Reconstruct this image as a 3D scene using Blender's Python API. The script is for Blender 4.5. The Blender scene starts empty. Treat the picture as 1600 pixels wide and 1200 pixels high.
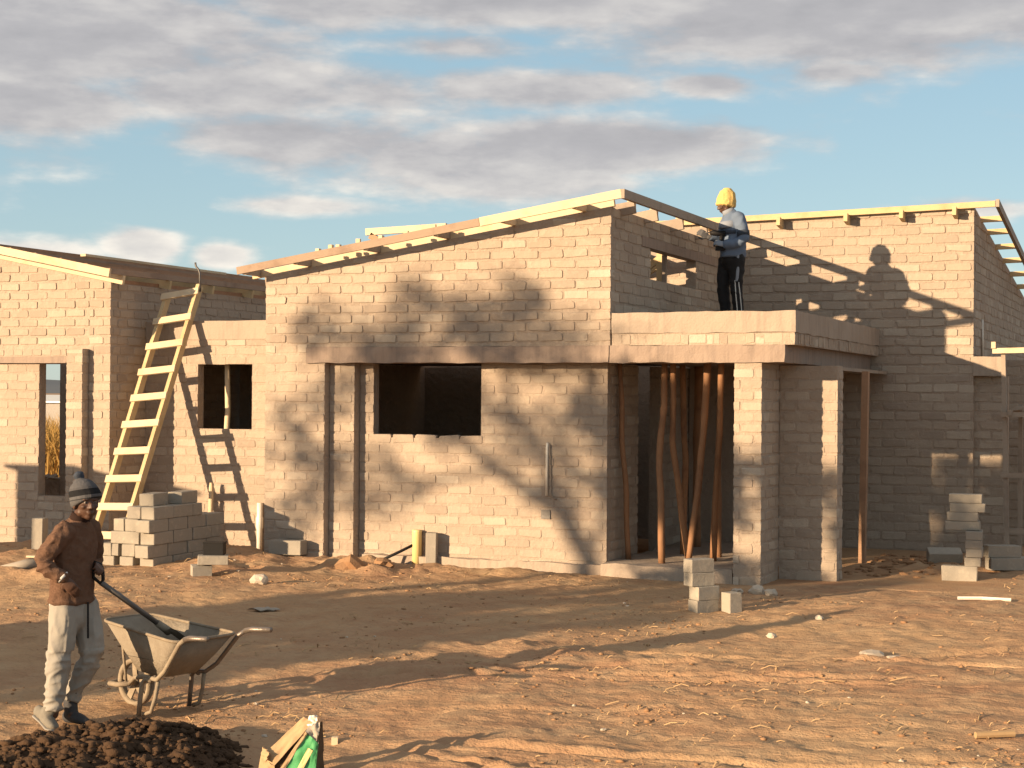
import bpy, bmesh, math, random
import numpy as np
from mathutils import Vector, Matrix, noise
from bpy_extras.object_utils import world_to_camera_view

random.seed(11); RNG = np.random.default_rng(11)
SC = bpy.context.scene
COL = SC.collection
R = math.radians

# ------------------------------------------------------------------ camera
cam_d = bpy.data.cameras.new('camera'); cam = bpy.data.objects.new('camera', cam_d); COL.objects.link(cam)
cam_d.sensor_width = 36.0; cam_d.lens = 57.53; cam_d.clip_end = 20000; cam_d.clip_start = 0.1
_Y, _P, _O = R(22.826), R(0.4248), R(-0.428)
_rz = Matrix(((math.cos(_Y), math.sin(_Y), 0), (-math.sin(_Y), math.cos(_Y), 0), (0, 0, 1)))
_rx = Matrix(((1, 0, 0), (0, math.cos(_P), math.sin(_P)), (0, -math.sin(_P), math.cos(_P))))
_rr = Matrix(((math.cos(_O), 0, -math.sin(_O)), (0, 1, 0), (math.sin(_O), 0, math.cos(_O))))
_RM = _rr @ _rx @ _rz                       # rows: camera right, forward, up
cam.matrix_world = Matrix(((_RM[0][0], _RM[2][0], -_RM[1][0], 0), (_RM[0][1], _RM[2][1], -_RM[1][1], 0),
                           (_RM[0][2], _RM[2][2], -_RM[1][2], 2.0), (0, 0, 0, 1)))
SC.camera = cam
SC.render.resolution_x = 1024; SC.render.resolution_y = 768
SC.view_settings.view_transform = 'Standard'; SC.view_settings.look = 'None'
SC.view_settings.exposure = 1.18; SC.view_settings.gamma = 1.0; SC.view_settings.use_curve_mapping = False
SC.cycles.max_bounces = 6
PR = Vector((math.cos(_Y), math.sin(_Y), 0))       # across the view, to the right
PA = Vector((-math.sin(_Y), math.cos(_Y), 0))      # along the view, away

# ------------------------------------------------------------------ sun
SUN_AZ, SUN_EL = 31.0, 10.65                       # direction the light travels (from +Y to +X), elevation
sd = bpy.data.lights.new('sun', 'SUN'); sun = bpy.data.objects.new('sun', sd); COL.objects.link(sun)
sd.energy = 4.7; sd.angle = R(0.53); sd.color = (1.0, 0.73, 0.455)
_dir = Vector((math.sin(R(SUN_AZ)) * math.cos(R(SUN_EL)), math.cos(R(SUN_AZ)) * math.cos(R(SUN_EL)), -math.sin(R(SUN_EL))))
sun.rotation_euler = _dir.to_track_quat('-Z', 'Y').to_euler()
sun.location = (-20, -20, 12)

# ------------------------------------------------------------------ node helper
class NT:
    def __init__(s, tree): s.t = tree; s.n = tree.nodes; s.l = tree.links
    def node(s, typ, **kw):
        n = s.n.new(typ)
        for k, v in kw.items():
            if k == 'inp':
                for kk, vv in v.items():
                    if isinstance(vv, bpy.types.NodeSocket): s.l.new(vv, n.inputs[kk])
                    else: n.inputs[kk].default_value = vv
            else: setattr(n, k, v)
        return n
    def math(s, op, a, b=0.0, c=None, clamp=False):
        n = s.n.new('ShaderNodeMath'); n.operation = op; n.use_clamp = clamp
        for i, v in enumerate((a, b) if c is None else (a, b, c)):
            if isinstance(v, bpy.types.NodeSocket): s.l.new(v, n.inputs[i])
            else: n.inputs[i].default_value = v
        return n.outputs[0]
    def ramp(s, fac, stops, interp='LINEAR'):
        n = s.n.new('ShaderNodeValToRGB'); n.color_ramp.interpolation = interp
        e = n.color_ramp.elements
        while len(e) < len(stops): e.new(0.5)
        for i, (p, c) in enumerate(stops):
            e[i].position = p; e[i].color = (c[0], c[1], c[2], 1) if len(c) == 3 else c
        s.l.new(fac, n.inputs[0]); return n.outputs[0]
    def mix(s, fac, a, b, blend='MIX'):
        n = s.n.new('ShaderNodeMix'); n.data_type = 'RGBA'; n.blend_type = blend
        for i, v in ((0, fac), (6, a), (7, b)):
            if isinstance(v, bpy.types.NodeSocket): s.l.new(v, n.inputs[i])
            elif i == 0: n.inputs[0].default_value = v
            else: n.inputs[i].default_value = (v[0], v[1], v[2], 1)
        return n.outputs[2]
    def noise(s, vec, scale, detail=4, rough=.55, out=0, dist=0.0):
        n = s.n.new('ShaderNodeTexNoise'); n.inputs['Scale'].default_value = scale
        n.inputs['Detail'].default_value = detail; n.inputs['Roughness'].default_value = rough; n.inputs['Distortion'].default_value = dist
        if vec is not None: s.l.new(vec, n.inputs['Vector'])
        return n.outputs[out]
    def mapping(s, vec, scale=(1, 1, 1), rot=(0, 0, 0), loc=(0, 0, 0)):
        n = s.n.new('ShaderNodeMapping'); n.inputs['Scale'].default_value = scale; n.inputs['Rotation'].default_value = rot; n.inputs['Location'].default_value = loc
        s.l.new(vec, n.inputs['Vector']); return n.outputs[0]

# ------------------------------------------------------------------ world: Nishita sky with broken stratocumulus
world = bpy.data.worlds.new('World'); SC.world = world; world.use_nodes = True
w = NT(world.node_tree); w.n.clear()
wout = w.node('ShaderNodeOutputWorld'); bg = w.node('ShaderNodeBackground')
w.l.new(bg.outputs[0], wout.inputs[0])
sky = w.node('ShaderNodeTexSky'); sky.sky_type = 'NISHITA'; sky.sun_disc = False
sky.sun_elevation = R(SUN_EL); sky.sun_rotation = R(SUN_AZ + 180); sky.altitude = 1000; sky.air_density = 1.0; sky.dust_density = .6; sky.ozone_density = 1.2
tc = w.node('ShaderNodeTexCoord'); D = tc.outputs['Generated']
sx = w.node('ShaderNodeSeparateXYZ', inp={0: D})
az = w.math('MULTIPLY', w.math('ARCTAN2', sx.outputs[0], sx.outputs[1]), 57.2958)
el = w.math('MULTIPLY', w.math('ARCSINE', sx.outputs[2]), 57.2958)
# cloud banks: azimuth, elevation, half widths (degrees), weight
BANKS = [(-10, 13.2, 13, 2.0, .85), (-24, 13.7, 12, 1.3, .72), (-37.5, 12.0, 7, 2.0, .74), (-32, 10.3, 6.5, 1.3, .66), (-39, 9.6, 6, 1.1, .60),
         (-30, 8.9, 6, 1.2, .66), (-19.8, 8.7, 5.4, 1.05, .92), (-25, 8.3, 4, 1.2, .72), (-23, 7.5, 5.5, .9, .66), (-21.8, 10.6, 4.2, .75, .62), (-16.1, 10.75, 1.7, .5, .62),
         (-35.6, 5.0, 1.5, .62, .85), (-32.9, 4.75, 1.2, .5, .74), (-40, 4.7, 4.5, .6, .60), (-30, 6.5, 3.2, .4, .50), (-7, 6.4, 3, .4, .42), (-11.5, 11.1, 2.2, .5, .48), (-25, 12.1, 3.5, .5, .5)]
mask = None
for a0, e0, sa, se, wt in BANKS:
    g = w.math('EXPONENT', w.math('MULTIPLY', w.math('ADD', w.math('POWER', w.math('MULTIPLY', w.math('SUBTRACT', az, a0), 1 / sa), 2.0),
        w.math('POWER', w.math('MULTIPLY', w.math('SUBTRACT', el, e0), 1 / se), 2.0)), -1.0))
    g = w.math('MULTIPLY', g, wt)
    mask = g if mask is None else w.math('MAXIMUM', mask, g)
cmb = w.node('ShaderNodeCombineXYZ', inp={0: w.math('MULTIPLY', az, .36), 1: el, 2: 0.0})
def dens(shift):
    v = w.mapping(cmb.outputs[0], loc=(shift[0], shift[1], 0))
    n1 = w.noise(v, .60, 7, .54); n2 = w.noise(v, 2.0, 6, .55)
    return w.math('ADD', w.math('MULTIPLY', w.math('SUBTRACT', n1, .5), 1.05), w.math('MULTIPLY', w.math('SUBTRACT', n2, .5), .25))
d0 = w.math('ADD', mask, dens((0, 0)))
# the rest of the dome carries the same broken cloud
far = w.math('GREATER_THAN', el, 15.0)
d0 = w.math('ADD', d0, w.math('MULTIPLY', w.math('SMOOTH_MIN', w.math('MAXIMUM', w.math('MULTIPLY', w.math('SUBTRACT', el, 13.5), .1), 0.0), .40, .1), 1.0))
cov = w.node('ShaderNodeMapRange', interpolation_type='SMOOTHSTEP', inp={0: d0, 1: .08, 2: .50, 3: 0.0, 4: 1.0}).outputs[0]
d1 = w.math('ADD', mask, dens((-.25, .30)))       # toward the light, upper left
lit = w.node('ShaderNodeMapRange', inp={0: w.math('SUBTRACT', dens((0, 0)), dens((.14, -.50))), 1: -.34, 2: .36, 3: 0.0, 4: 1.0}).outputs[0]
thick = w.node('ShaderNodeMapRange', inp={0: d0, 1: .35, 2: 1.05, 3: 0.0, 4: 1.0}).outputs[0]
lit2 = w.math('MULTIPLY', lit, w.math('SUBTRACT', 1.0, w.math('MULTIPLY', thick, .55)))
low = w.node('ShaderNodeMapRange', inp={0: el, 1: 4.2, 2: 9.0, 3: .46, 4: 0.0}).outputs[0]
ccol = w.ramp(w.math('ADD', lit2, low), [(0.0, (.180, .176, .184)), (.35, (.226, .219, .224)), (.62, (.30, .288, .280)), (1.0, (.45, .42, .375))])
skyc = w.mix(1.0, w.mix(1.0, sky.outputs[0], (.062, .062, .062), 'MULTIPLY'), (1.0, 1.0, 1.0), 'MULTIPLY')
hz = w.node('ShaderNodeMapRange', inp={0: el, 1: -2.0, 2: 14.0, 3: 1.0, 4: 0.0}).outputs[0]
tint = w.mix(hz, (.168, .262, .318), (.245, .312, .327))
skyb = w.mix(.62, skyc, tint)
fin = w.mix(w.math('MULTIPLY', cov, .96), skyb, ccol)
w.l.new(fin, bg.inputs[0]); bg.inputs[1].default_value = 1.0

# ------------------------------------------------------------------ materials
MATS = {}
def material(name, rough=.9, spec=.2):
    m = bpy.data.materials.new(name); m.use_nodes = True
    nt = NT(m.node_tree); b = nt.n['Principled BSDF']; b.inputs['Roughness'].default_value = rough; b.inputs['Specular IOR Level'].default_value = spec
    MATS[name] = m
    return m, nt, b
def pos(nt): return nt.node('ShaderNodeNewGeometry').outputs['Position']
def bump(nt, b, h, dist, strength=1.0):
    bn = nt.node('ShaderNodeBump', inp={'Height': h, 'Distance': dist, 'Strength': strength}); nt.l.new(bn.outputs[0], b.inputs['Normal'])

def masonry(name, cols, var, bumpd, grain=90):
    m, nt, b = material(name, .95, .1)
    p = pos(nt)
    geo = nt.node('ShaderNodeNewGeometry'); oi = nt.node('ShaderNodeObjectInfo')
    rnd = nt.math('FRACT', nt.math('ADD', geo.outputs['Random Per Island'], nt.math('MULTIPLY', oi.outputs['Random'], 3.7)))
    base = nt.ramp(rnd, [(i / (len(cols) - 1), c) for i, c in enumerate(cols)])
    n1 = nt.noise(p, 2.2, 5, .6); n2 = nt.noise(p, grain, 3, .7); n3 = nt.noise(p, 14, 4, .6)
    c = nt.mix(nt.math('MULTIPLY', n1, var), base, (.27, .20, .158))
    c = nt.mix(nt.math('MULTIPLY', nt.math('SUBTRACT', n2, .35, clamp=True), .6), c, (.17, .14, .11))
    c = nt.mix(nt.node('ShaderNodeMapRange', inp={0: n3, 1: .55, 2: .75, 3: 0.0, 4: .35}).outputs[0], c, (.52, .44, .34))
    nt.l.new(c, b.inputs['Base Color'])
    h = nt.math('ADD', nt.math('MULTIPLY', n2, .5), n3)
    h = nt.math('ADD', h, nt.math('MULTIPLY', nt.noise(p, 5.5, 5, .65), 1.4)); bump(nt, b, h, bumpd * 1.6)
    return m
M_BRICK = masonry('cement_brick', [(.40, .328, .258), (.455, .382, .304), (.43, .356, .278), (.53, .462, .375), (.40, .325, .255), (.45, .376, .296), (.36, .294, .234), (.475, .402, .320)], .55, .006)
M_MORTAR = masonry('mortar', [(.42, .342, .270), (.455, .374, .298)], .6, .012, 60)
M_BLOCK = masonry('concrete_block', [(.29, .265, .225), (.34, .312, .262), (.31, .285, .24)], .20, .004, 120)

def concrete(name, c0, c1, c2):
    m, nt, b = material(name, .92, .15); p = pos(nt)
    n1 = nt.noise(p, 1.6, 6, .62); n2 = nt.noise(nt.mapping(p, (6, 6, .7)), 2.2, 4, .6); n3 = nt.noise(p, 45, 3, .7)
    c = nt.mix(n1, c0, c1)
    c = nt.mix(nt.node('ShaderNodeMapRange', inp={0: n2, 1: .48, 2: .72, 3: 0.0, 4: .7}).outputs[0], c, c2)
    c = nt.mix(nt.math('MULTIPLY', n3, .25), c, (.18, .15, .13))
    nt.l.new(c, b.inputs['Base Color']); bump(nt, b, nt.math('ADD', n3, nt.math('MULTIPLY', n1, 2)), .008); return m
M_CONC = concrete('cast_concrete', (.265, .200, .160), (.36, .28, .225), (.20, .155, .13))
M_SLAB = concrete('slab_screed', (.33, .265, .21), (.42, .345, .275), (.27, .215, .175))

def timber(name, c0, c1, c2, scl=(1, 1, 1), rough=.75):
    m, nt, b = material(name, rough, .25); tcn = nt.node('ShaderNodeTexCoord'); p = pos(nt)
    oi = nt.node('ShaderNodeObjectInfo')
    n1 = nt.noise(nt.mapping(p, scl), 4, 5, .65, dist=1.2); n2 = nt.noise(p, 3, 4, .6); n3 = nt.noise(nt.mapping(p, scl), 40, 2, .6)
    c = nt.mix(n1, c0, c1); c = nt.mix(nt.node('ShaderNodeMapRange', inp={0: n2, 1: .5, 2: .75, 3: 0.0, 4: .8}).outputs[0], c, c2)
    c = nt.mix(nt.math('MULTIPLY', oi.outputs['Random'], .25), c, c2)
    nt.l.new(c, b.inputs['Base Color']); bump(nt, b, nt.math('ADD', n1, n3), .003); return m
M_PINE = timber('fresh_pine', (.58, .455, .30), (.68, .57, .40), (.45, .33, .20), (3, 3, 9))
M_PINE2 = timber('yellow_pine', (.50, .37, .205), (.60, .465, .275), (.38, .265, .13), (2, 9, 9))
M_OLD = timber('weathered_brown_timber', (.30, .175, .105), (.42, .26, .16), (.20, .12, .075), (3, 3, 9))
M_WEATH = timber('sun_bleached_timber', (.27, .19, .14), (.36, .27, .20), (.19, .125, .09), (3, 3, 9))
M_DARKT = timber('grey_brown_timber', (.30, .24, .19), (.38, .31, .245), (.20, .155, .12), (3, 3, 9))
M_POLE = timber('stripped_gum_pole', (.27, .135, .068), (.38, .205, .105), (.13, .066, .04), (9, 9, 1.2), .8)
M_BARK = timber('bark', (.16, .12, .09), (.22, .17, .13), (.10, .08, .06), (9, 9, 1.5), .95)

def plain(name, col, rough=.8, spec=.3, var=.25, dark=None, scale=8, metal=0.0, bumpd=.002):
    m, nt, b = material(name, rough, spec); p = nt.node('ShaderNodeTexCoord').outputs['Object']
    n = nt.noise(p, scale, 5, .65); n2 = nt.noise(p, scale * 9, 3, .6)
    d = dark or tuple(x * .55 for x in col)
    c = nt.mix(nt.math('MULTIPLY', n, var * 2, clamp=True), col, d)
    nt.l.new(c, b.inputs['Base Color']); b.inputs['Metallic'].default_value = metal
    bump(nt, b, nt.math('ADD', n2, n), bumpd); return m
M_SKIN = plain('dark_skin', (.085, .042, .026), .5, .4, .2)
def weave(mat, sc, dist):
    nt = NT(mat.node_tree); b = nt.n['Principled BSDF']; old = b.inputs['Normal'].links[0].from_node
    p_ = nt.node('ShaderNodeTexCoord').outputs['Object']; wv_ = nt.n.new('ShaderNodeTexWave'); wv_.inputs['Scale'].default_value = sc; wv_.inputs['Distortion'].default_value = 2.0; wv_.bands_direction = 'Z'; nt.l.new(p_, wv_.inputs['Vector'])
    bn = nt.node('ShaderNodeBump', inp={'Height': wv_.outputs['Fac'], 'Distance': dist, 'Strength': .7}); nt.l.new(old.outputs[0], bn.inputs['Normal']); nt.l.new(bn.outputs[0], b.inputs['Normal'])
M_SWEATER = plain('brown_knit', (.20, .118, .080), 1.0, .02, .35, (.105, .06, .042), scale=16, bumpd=.008)
M_COLLAR = plain('dark_brown_collar', (.035, .02, .016), .95, .1)
M_TROUSER = plain('grey_tracksuit_cloth', (.32, .30, .265), .95, .1, .25, (.20, .175, .15), scale=6)
M_SHOE = plain('dusty_shoe', (.22, .20, .165), .8, .2, .35)
M_SHOE2 = plain('dark_shoe', (.055, .055, .06), .7, .3, .3)
M_WHITE = plain('off_white_cloth', (.62, .60, .57), .9, .2, .1)
M_BLACK = plain('black_cloth', (.018, .017, .018), .8, .25, .2)
M_JACKET = plain('blue_grey_jacket', (.125, .165, .235), .85, .2, .15)
M_JACKET2 = plain('pale_grey_jacket_panel', (.24, .265, .31), .85, .2, .15)
M_JDARK = plain('navy_jacket_band', (.045, .055, .075), .85, .2, .15)
M_YELLOW = plain('yellow_knit', (.70, .50, .19), 1.0, .03, .2, (.52, .34, .10), scale=14, bumpd=.004)
M_GLOVE = plain('work_glove', (.11, .11, .115), .9, .1, .3)
M_EYE = plain('eye_white', (.16, .13, .11), .4, .4, .05)
M_PIPEW = plain('white_pvc', (.74, .70, .62), .4, .45, .15, (.5, .42, .3))
M_PIPEY = plain('cream_pvc', (.72, .56, .25), .45, .45, .15, (.5, .36, .14))
M_STEEL = plain('dull_steel', (.16, .15, .14), .5, .4, .4, (.07, .06, .055), 12, .4)
M_BLACKP = plain('black_plastic', (.012, .011, .011), .6, .2, .2)
M_TIN = plain('grey_galvanised_tin', (.38, .38, .38), .45, .4, .3, (.2, .16, .13), 3, .5)
M_BARROW = plain('cement_crusted_steel', (.34, .30, .235), .9, .15, .6, (.17, .135, .10), 6, 0, .006)
M_BARTUBE = plain('cement_splashed_tube', (.38, .32, .23), .85, .2, .6, (.15, .11, .08), 11, 0, .003)
M_GRIP = plain('worn_chrome_tube', (.30, .26, .22), .4, .5, .5, (.10, .07, .055), 10, .5)
M_MORTARWET = plain('wet_mortar', (.085, .072, .06), .8, .3, .4, (.05, .04, .033), 20, 0, .01)
M_DUNG = plain('dark_soil_heap', (.105, .062, .035), .95, .1, .55, (.038, .024, .016), 5, 0, .01)
M_PAPER = plain('kraft_paper', (.43, .30, .175), .85, .1, .25, (.32, .21, .115), 10)
M_GREEN = plain('green_printed_paper', (.075, .33, .12), .6, .3, .25, (.04, .2, .08), 10)
M_SACKDARK = plain('dark_shaded_sack_paper', (.12, .075, .045), .9, .1, .2)  # shade of the open mouth put into the colour, darker than the kraft
M_STRAW = plain('dry_straw', (.46, .33, .18), .9, .1, .45, (.26, .15, .08), 2)
M_CLOD = plain('red_soil_clod', (.33, .205, .115), .95, .1, .4, (.20, .10, .052), 5, 0, .006)
M_STONE = plain('pale_stone', (.50, .44, .36), .9, .15, .3, (.34, .27, .2), 9, 0, .006)
M_SHEET = plain('dusty_plastic_sheet', (.36, .31, .25), .6, .3, .3, (.3, .24, .18), 10)
M_LEAF = plain('dull_leaf', (.075, .095, .035), .7, .3, .3, (.04, .055, .02), 3)
M_GRASS = plain('golden_dry_grass', (.42, .27, .085), .9, .1, .45, (.26, .15, .05), .6)
M_RED = plain('faded_red_plastic', (.42, .07, .06), .6, .3, .2)

weave(M_SWEATER, 40, .004); weave(M_YELLOW, 30, .005)
m, nt, b = material('striped_beanie', .95, .1); M_BEANIE = m
p = nt.node('ShaderNodeTexCoord').outputs['Generated']; sz = nt.node('ShaderNodeSeparateXYZ', inp={0: p})
zz = nt.math('ADD', sz.outputs[2], nt.math('MULTIPLY', sz.outputs[0], -.18))
c = nt.ramp(zz, [(0, (.115, .112, .115)), (.20, (.045, .045, .047)), (.235, (.11, .108, .112)), (.33, (.020, .020, .022)), (.53, (.085, .083, .088)), (.60, (.10, .098, .103))], 'CONSTANT')
nt.l.new(c, b.inputs['Base Color']); bump(nt, b, nt.noise(p, 60, 3), .006)

# soil
m, nt, b = material('red_sandy_soil', .97, .08); M_SOIL = m
p = pos(nt)
n1 = nt.noise(p, .32, 6, .6); n2 = nt.noise(p, 2.6, 6, .65); n3 = nt.noise(p, 38, 4, .7); n4 = nt.noise(nt.mapping(p, (2, 9, 2), (0, 0, R(-16))), 1.6, 5, .65)
c = nt.mix(nt.node('ShaderNodeMapRange', inp={0: n1, 1: .38, 2: .62, 3: 0.0, 4: 1.0}).outputs[0], (.40, .258, .145), (.335, .192, .112))
c = nt.mix(nt.node('ShaderNodeMapRange', inp={0: n2, 1: .42, 2: .7, 3: 0.0, 4: .75}).outputs[0], c, (.44, .305, .182))
c = nt.mix(nt.node('ShaderNodeMapRange', inp={0: n4, 1: .55, 2: .72, 3: 0.0, 4: .55}).outputs[0], c, (.26, .142, .086))
c = nt.mix(nt.node('ShaderNodeMapRange', inp={0: n3, 1: .56, 2: .8, 3: 0.0, 4: .7}).outputs[0], c, (.19, .098, .058))
nt.l.new(c, b.inputs['Base Color'])
bump(nt, b, nt.math('ADD', nt.math('MULTIPLY', n3, .6), nt.math('ADD', n2, n4)), .02)

# ------------------------------------------------------------------ mesh helpers
ORG = {}
class MB:
    def __init__(s): s.v = []; s.f = []
    def add(s, vs, fs):
        o = len(s.v); s.v.extend([tuple(v) for v in vs]); s.f.extend([tuple(i + o for i in f) for f in fs]); return s
    def hexa(s, p): return s.add(p, [(0, 3, 2, 1), (4, 5, 6, 7), (0, 1, 5, 4), (1, 2, 6, 5), (2, 3, 7, 6), (3, 0, 4, 7)])
    def box(s, c, d, rz=0.0, M=None):
        x, y, z = d[0] / 2, d[1] / 2, d[2] / 2; q = M or Matrix.Rotation(rz, 3, 'Z'); c = Vector(c)
        return s.hexa([c + q @ Vector(t) for t in ((-x, -y, -z), (x, -y, -z), (x, y, -z), (-x, y, -z), (-x, -y, z), (x, -y, z), (x, y, z), (-x, y, z))])
    def bar(s, p0, p1, wd, ht, up=(0, 0, 1)):
        p0, p1 = Vector(p0), Vector(p1); t = (p1 - p0).normalized(); sd_ = t.cross(Vector(up)).normalized(); u = sd_.cross(t)
        a, b_ = sd_ * wd / 2, u * ht / 2
        return s.hexa([p0 - a - b_, p0 + a - b_, p1 + a - b_, p1 - a - b_, p0 - a + b_, p0 + a + b_, p1 + a + b_, p1 - a + b_])
    def tube(s, pts, rad, n=8, cap=True):
        pts = [Vector(p) for p in pts]; rad = rad if isinstance(rad, (list, tuple)) else [rad] * len(pts)
        vs = []; fs = []; ref = Vector((0, 0, 1)); prev = None
        for i, p in enumerate(pts):
            t = (pts[min(i + 1, len(pts) - 1)] - pts[max(i - 1, 0)]).normalized()
            if prev is None: a = t.cross(ref if abs(t.z) < .9 else Vector((1, 0, 0))).normalized()
            else: a = (prev - t * prev.dot(t)).normalized()
            prev = a; b_ = t.cross(a)
            for k in range(n):
                an = 2 * math.pi * k / n; vs.append(p + (a * math.cos(an) + b_ * math.sin(an)) * rad[i])
        for i in range(len(pts) - 1):
            for k in range(n): fs.append((i * n + k, i * n + (k + 1) % n, (i + 1) * n + (k + 1) % n, (i + 1) * n + k))
        if cap: fs.append(tuple(range(n - 1, -1, -1))); fs.append(tuple((len(pts) - 1) * n + k for k in range(n)))
        return s.add(vs, fs)
    def blob(s, c, r, seed=0, amp=.25, sub=1, squash=1.0):
        bm = bmesh.new(); bmesh.ops.create_icosphere(bm, subdivisions=sub, radius=1.0)
        c = Vector(c); r = Vector(r) if hasattr(r, '__len__') else Vector((r, r, r)); vs = []
        for v in bm.verts:
            k = 1 + amp * noise.noise(v.co * 1.3 + Vector((seed * 3.1, seed * 1.7, 0))); q = v.co * k
            vs.append(c + Vector((q.x * r.x, q.y * r.y, q.z * r.z)))
        bm.verts.index_update(); fs = [[v.index for v in f.verts] for f in bm.faces]; bm.free(); return s.add(vs, fs)
    def build(s, name, mat, parent=None, smooth=False, org=None):
        o_ = Vector(org) if org is not None else (ORG.get(parent.name, Vector((0, 0, 0))) if parent else Vector((0, 0, 0)))
        me = bpy.data.meshes.new(name); me.from_pydata([tuple(Vector(v) - o_) for v in s.v], [], s.f); me.update()
        return link_mesh(name, me, mat, parent, smooth, o_)
def link_mesh(name, me, mat, parent=None, smooth=False, o_=Vector((0, 0, 0))):
    if mat: me.materials.append(mat)
    if smooth: me.polygons.foreach_set('use_smooth', [True] * len(me.polygons))
    ob = bpy.data.objects.new(name, me); COL.objects.link(ob); ORG[ob.name] = o_.copy()
    if parent: ob.parent = parent
    else: ob.location = o_
    return ob
def tag(o, label=None, cat=None, group=None, kind=None):
    if label: o['label'] = label
    if cat: o['category'] = cat
    if group: o['group'] = group
    if kind: o['kind'] = kind
    return o
def thing(name, loc, label, cat, group=None):
    o = bpy.data.objects.new(name, None); COL.objects.link(o); o.location = loc; o.empty_display_size = .2; ORG[o.name] = Vector(loc)
    return tag(o, label, cat, group, 'thing')
def rough_box(lo, hi, div=.12, amp=.008, seed=0.0):
    lo, hi = Vector(lo), Vector(hi); mb = MB(); n = [max(1, int(round((hi[i] - lo[i]) / div))) for i in range(3)]
    idx = {}
    def vid(i, j, k):
        if (i, j, k) not in idx:
            p = Vector((lo.x + (hi.x - lo.x) * i / n[0], lo.y + (hi.y - lo.y) * j / n[1], lo.z + (hi.z - lo.z) * k / n[2]))
            p += noise.noise_vector(p * 5 + Vector((seed, 0, 0))) * amp; p += noise.noise_vector(p * 17 + Vector((seed, 3, 0))) * amp * .6
            idx[(i, j, k)] = len(mb.v); mb.v.append(tuple(p))
        return idx[(i, j, k)]
    for k, fl in ((0, 1), (n[2], 0)):
        for i in range(n[0]):
            for j in range(n[1]):
                q = (vid(i, j, k), vid(i + 1, j, k), vid(i + 1, j + 1, k), vid(i, j + 1, k)); mb.f.append(q[::-1] if fl else q)
    for j, fl in ((0, 0), (n[1], 1)):
        for i in range(n[0]):
            for k in range(n[2]):
                q = (vid(i, j, k), vid(i + 1, j, k), vid(i + 1, j, k + 1), vid(i, j, k + 1)); mb.f.append(q[::-1] if fl else q)
    for i, fl in ((0, 1), (n[0], 0)):
        for j in range(n[1]):
            for k in range(n[2]):
                q = (vid(i, j, k), vid(i, j + 1, k), vid(i, j + 1, k + 1), vid(i, j, k + 1)); mb.f.append(q[::-1] if fl else q)
    return mb

def gz(x, y): return -.042 * max(0.0, 14.5 - y)

# ------------------------------------------------------------------ ground: one sheet to the horizon
def fbm(X, Y, scale, octv, seed, gain=.5):
    out = np.zeros_like(X); amp = 1.0; rng = np.random.default_rng(seed)
    for o in range(octv):
        tab = rng.random((256, 256)); s_ = scale * 2 ** o; ox, oy = rng.random(2) * 100
        xi = X * s_ + ox; yi = Y * s_ + oy; x0 = np.floor(xi); y0 = np.floor(yi); fx = xi - x0; fy = yi - y0
        fx = fx * fx * (3 - 2 * fx); fy = fy * fy * (3 - 2 * fy); x0 = x0.astype(int) & 255; y0 = y0.astype(int) & 255; x1 = (x0 + 1) & 255; y1 = (y0 + 1) & 255
        out += amp * ((tab[x0, y0] * (1 - fx) + tab[x1, y0] * fx) * (1 - fy) + (tab[x0, y1] * (1 - fx) + tab[x1, y1] * fx) * fy - .5); amp *= gain
    return out
def axis(a, b_, step, far):
    mid = np.arange(a, b_ + 1e-6, step); g_ = [step]; 
    while sum(g_) < far: g_.append(g_[-1] * 1.35)
    cs = np.cumsum(g_); return np.concatenate([a - cs[::-1], mid, b_ + cs])
gx = axis(-13.6, 1.2, .032, 6000); gy = axis(7.2, 20.0, .030, 6000)
GX, GY = np.meshgrid(gx, gy, indexing='ij')
near = np.clip(1 - np.maximum(0, np.hypot(GX + 6, GY - 14) - 14) / 25, 0, 1)
Hh = -.042 * np.clip(14.5 - GY, 0, 12)
rough = .09 * fbm(GX, GY, .35, 3, 1) + .034 * fbm(GX, GY, 1.5, 3, 2, .5) + .017 * fbm(GX, GY, 6.0, 3, 3, .6) + .011 * fbm(GX, GY, 15.0, 2, 8, .6)
# scraped tyre and rake furrows running across the yard
ang = R(12); U = GX * math.cos(ang) + GY * math.sin(ang); V = -GX * math.sin(ang) + GY * math.cos(ang) + .35 * fbm(GX, GY, .25, 2, 7)
furrow = .032 * fbm(U * .16, V, 3.4, 4, 5, .62) * np.clip((13.6 - GY) / 2.0, 0, 1)
ruts = 0
for (ax, ay), (cx_, cy_), bow in (((-6.6, 10.6), (-1.2, 12.2), .25), ((-6.5, 10.75), (-1.2, 12.45), .25), ((-5.0, 9.35), (-.6, 10.2), -.2), ((-4.9, 9.25), (-2.8, 8.3), .1), ((-5.6, 11.5), (-.6, 14.4), -.3), ((-4.6, 8.9), (-1.6, 9.0), .12), ((-5.2, 12.6), (.2, 13.0), .2), ((-6.0, 9.9), (-2.5, 11.2), -.15)):
    L_ = math.hypot(cx_ - ax, cy_ - ay); tx, ty = (cx_ - ax) / L_, (cy_ - ay) / L_
    u_ = ((GX - ax) * tx + (GY - ay) * ty) / L_; v_ = -(GX - ax) * ty + (GY - ay) * tx - bow * 4 * u_ * (1 - u_) + .05 * fbm(GX, GY, 1.2, 2, 12)
    on = np.clip(u_ * 6, 0, 1) * np.clip((1 - u_) * 6, 0, 1)
    ruts = ruts + on * (-.022 * np.exp(-(v_ / .035) ** 2) + .016 * np.exp(-((v_ - .075) / .03) ** 2) + .010 * np.exp(-((v_ + .07) / .03) ** 2)) * (1 + 1.6 * fbm(GX, GY, 2.5, 2, 14))
rough = rough + ruts
inside = ((GX > -10.4) & (GY > 17.45)) | ((GX > -6.2) & (GY > 17.0) & (GX < -3.9)) | ((GX < -10.9) & (GY > 17.3))
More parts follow.
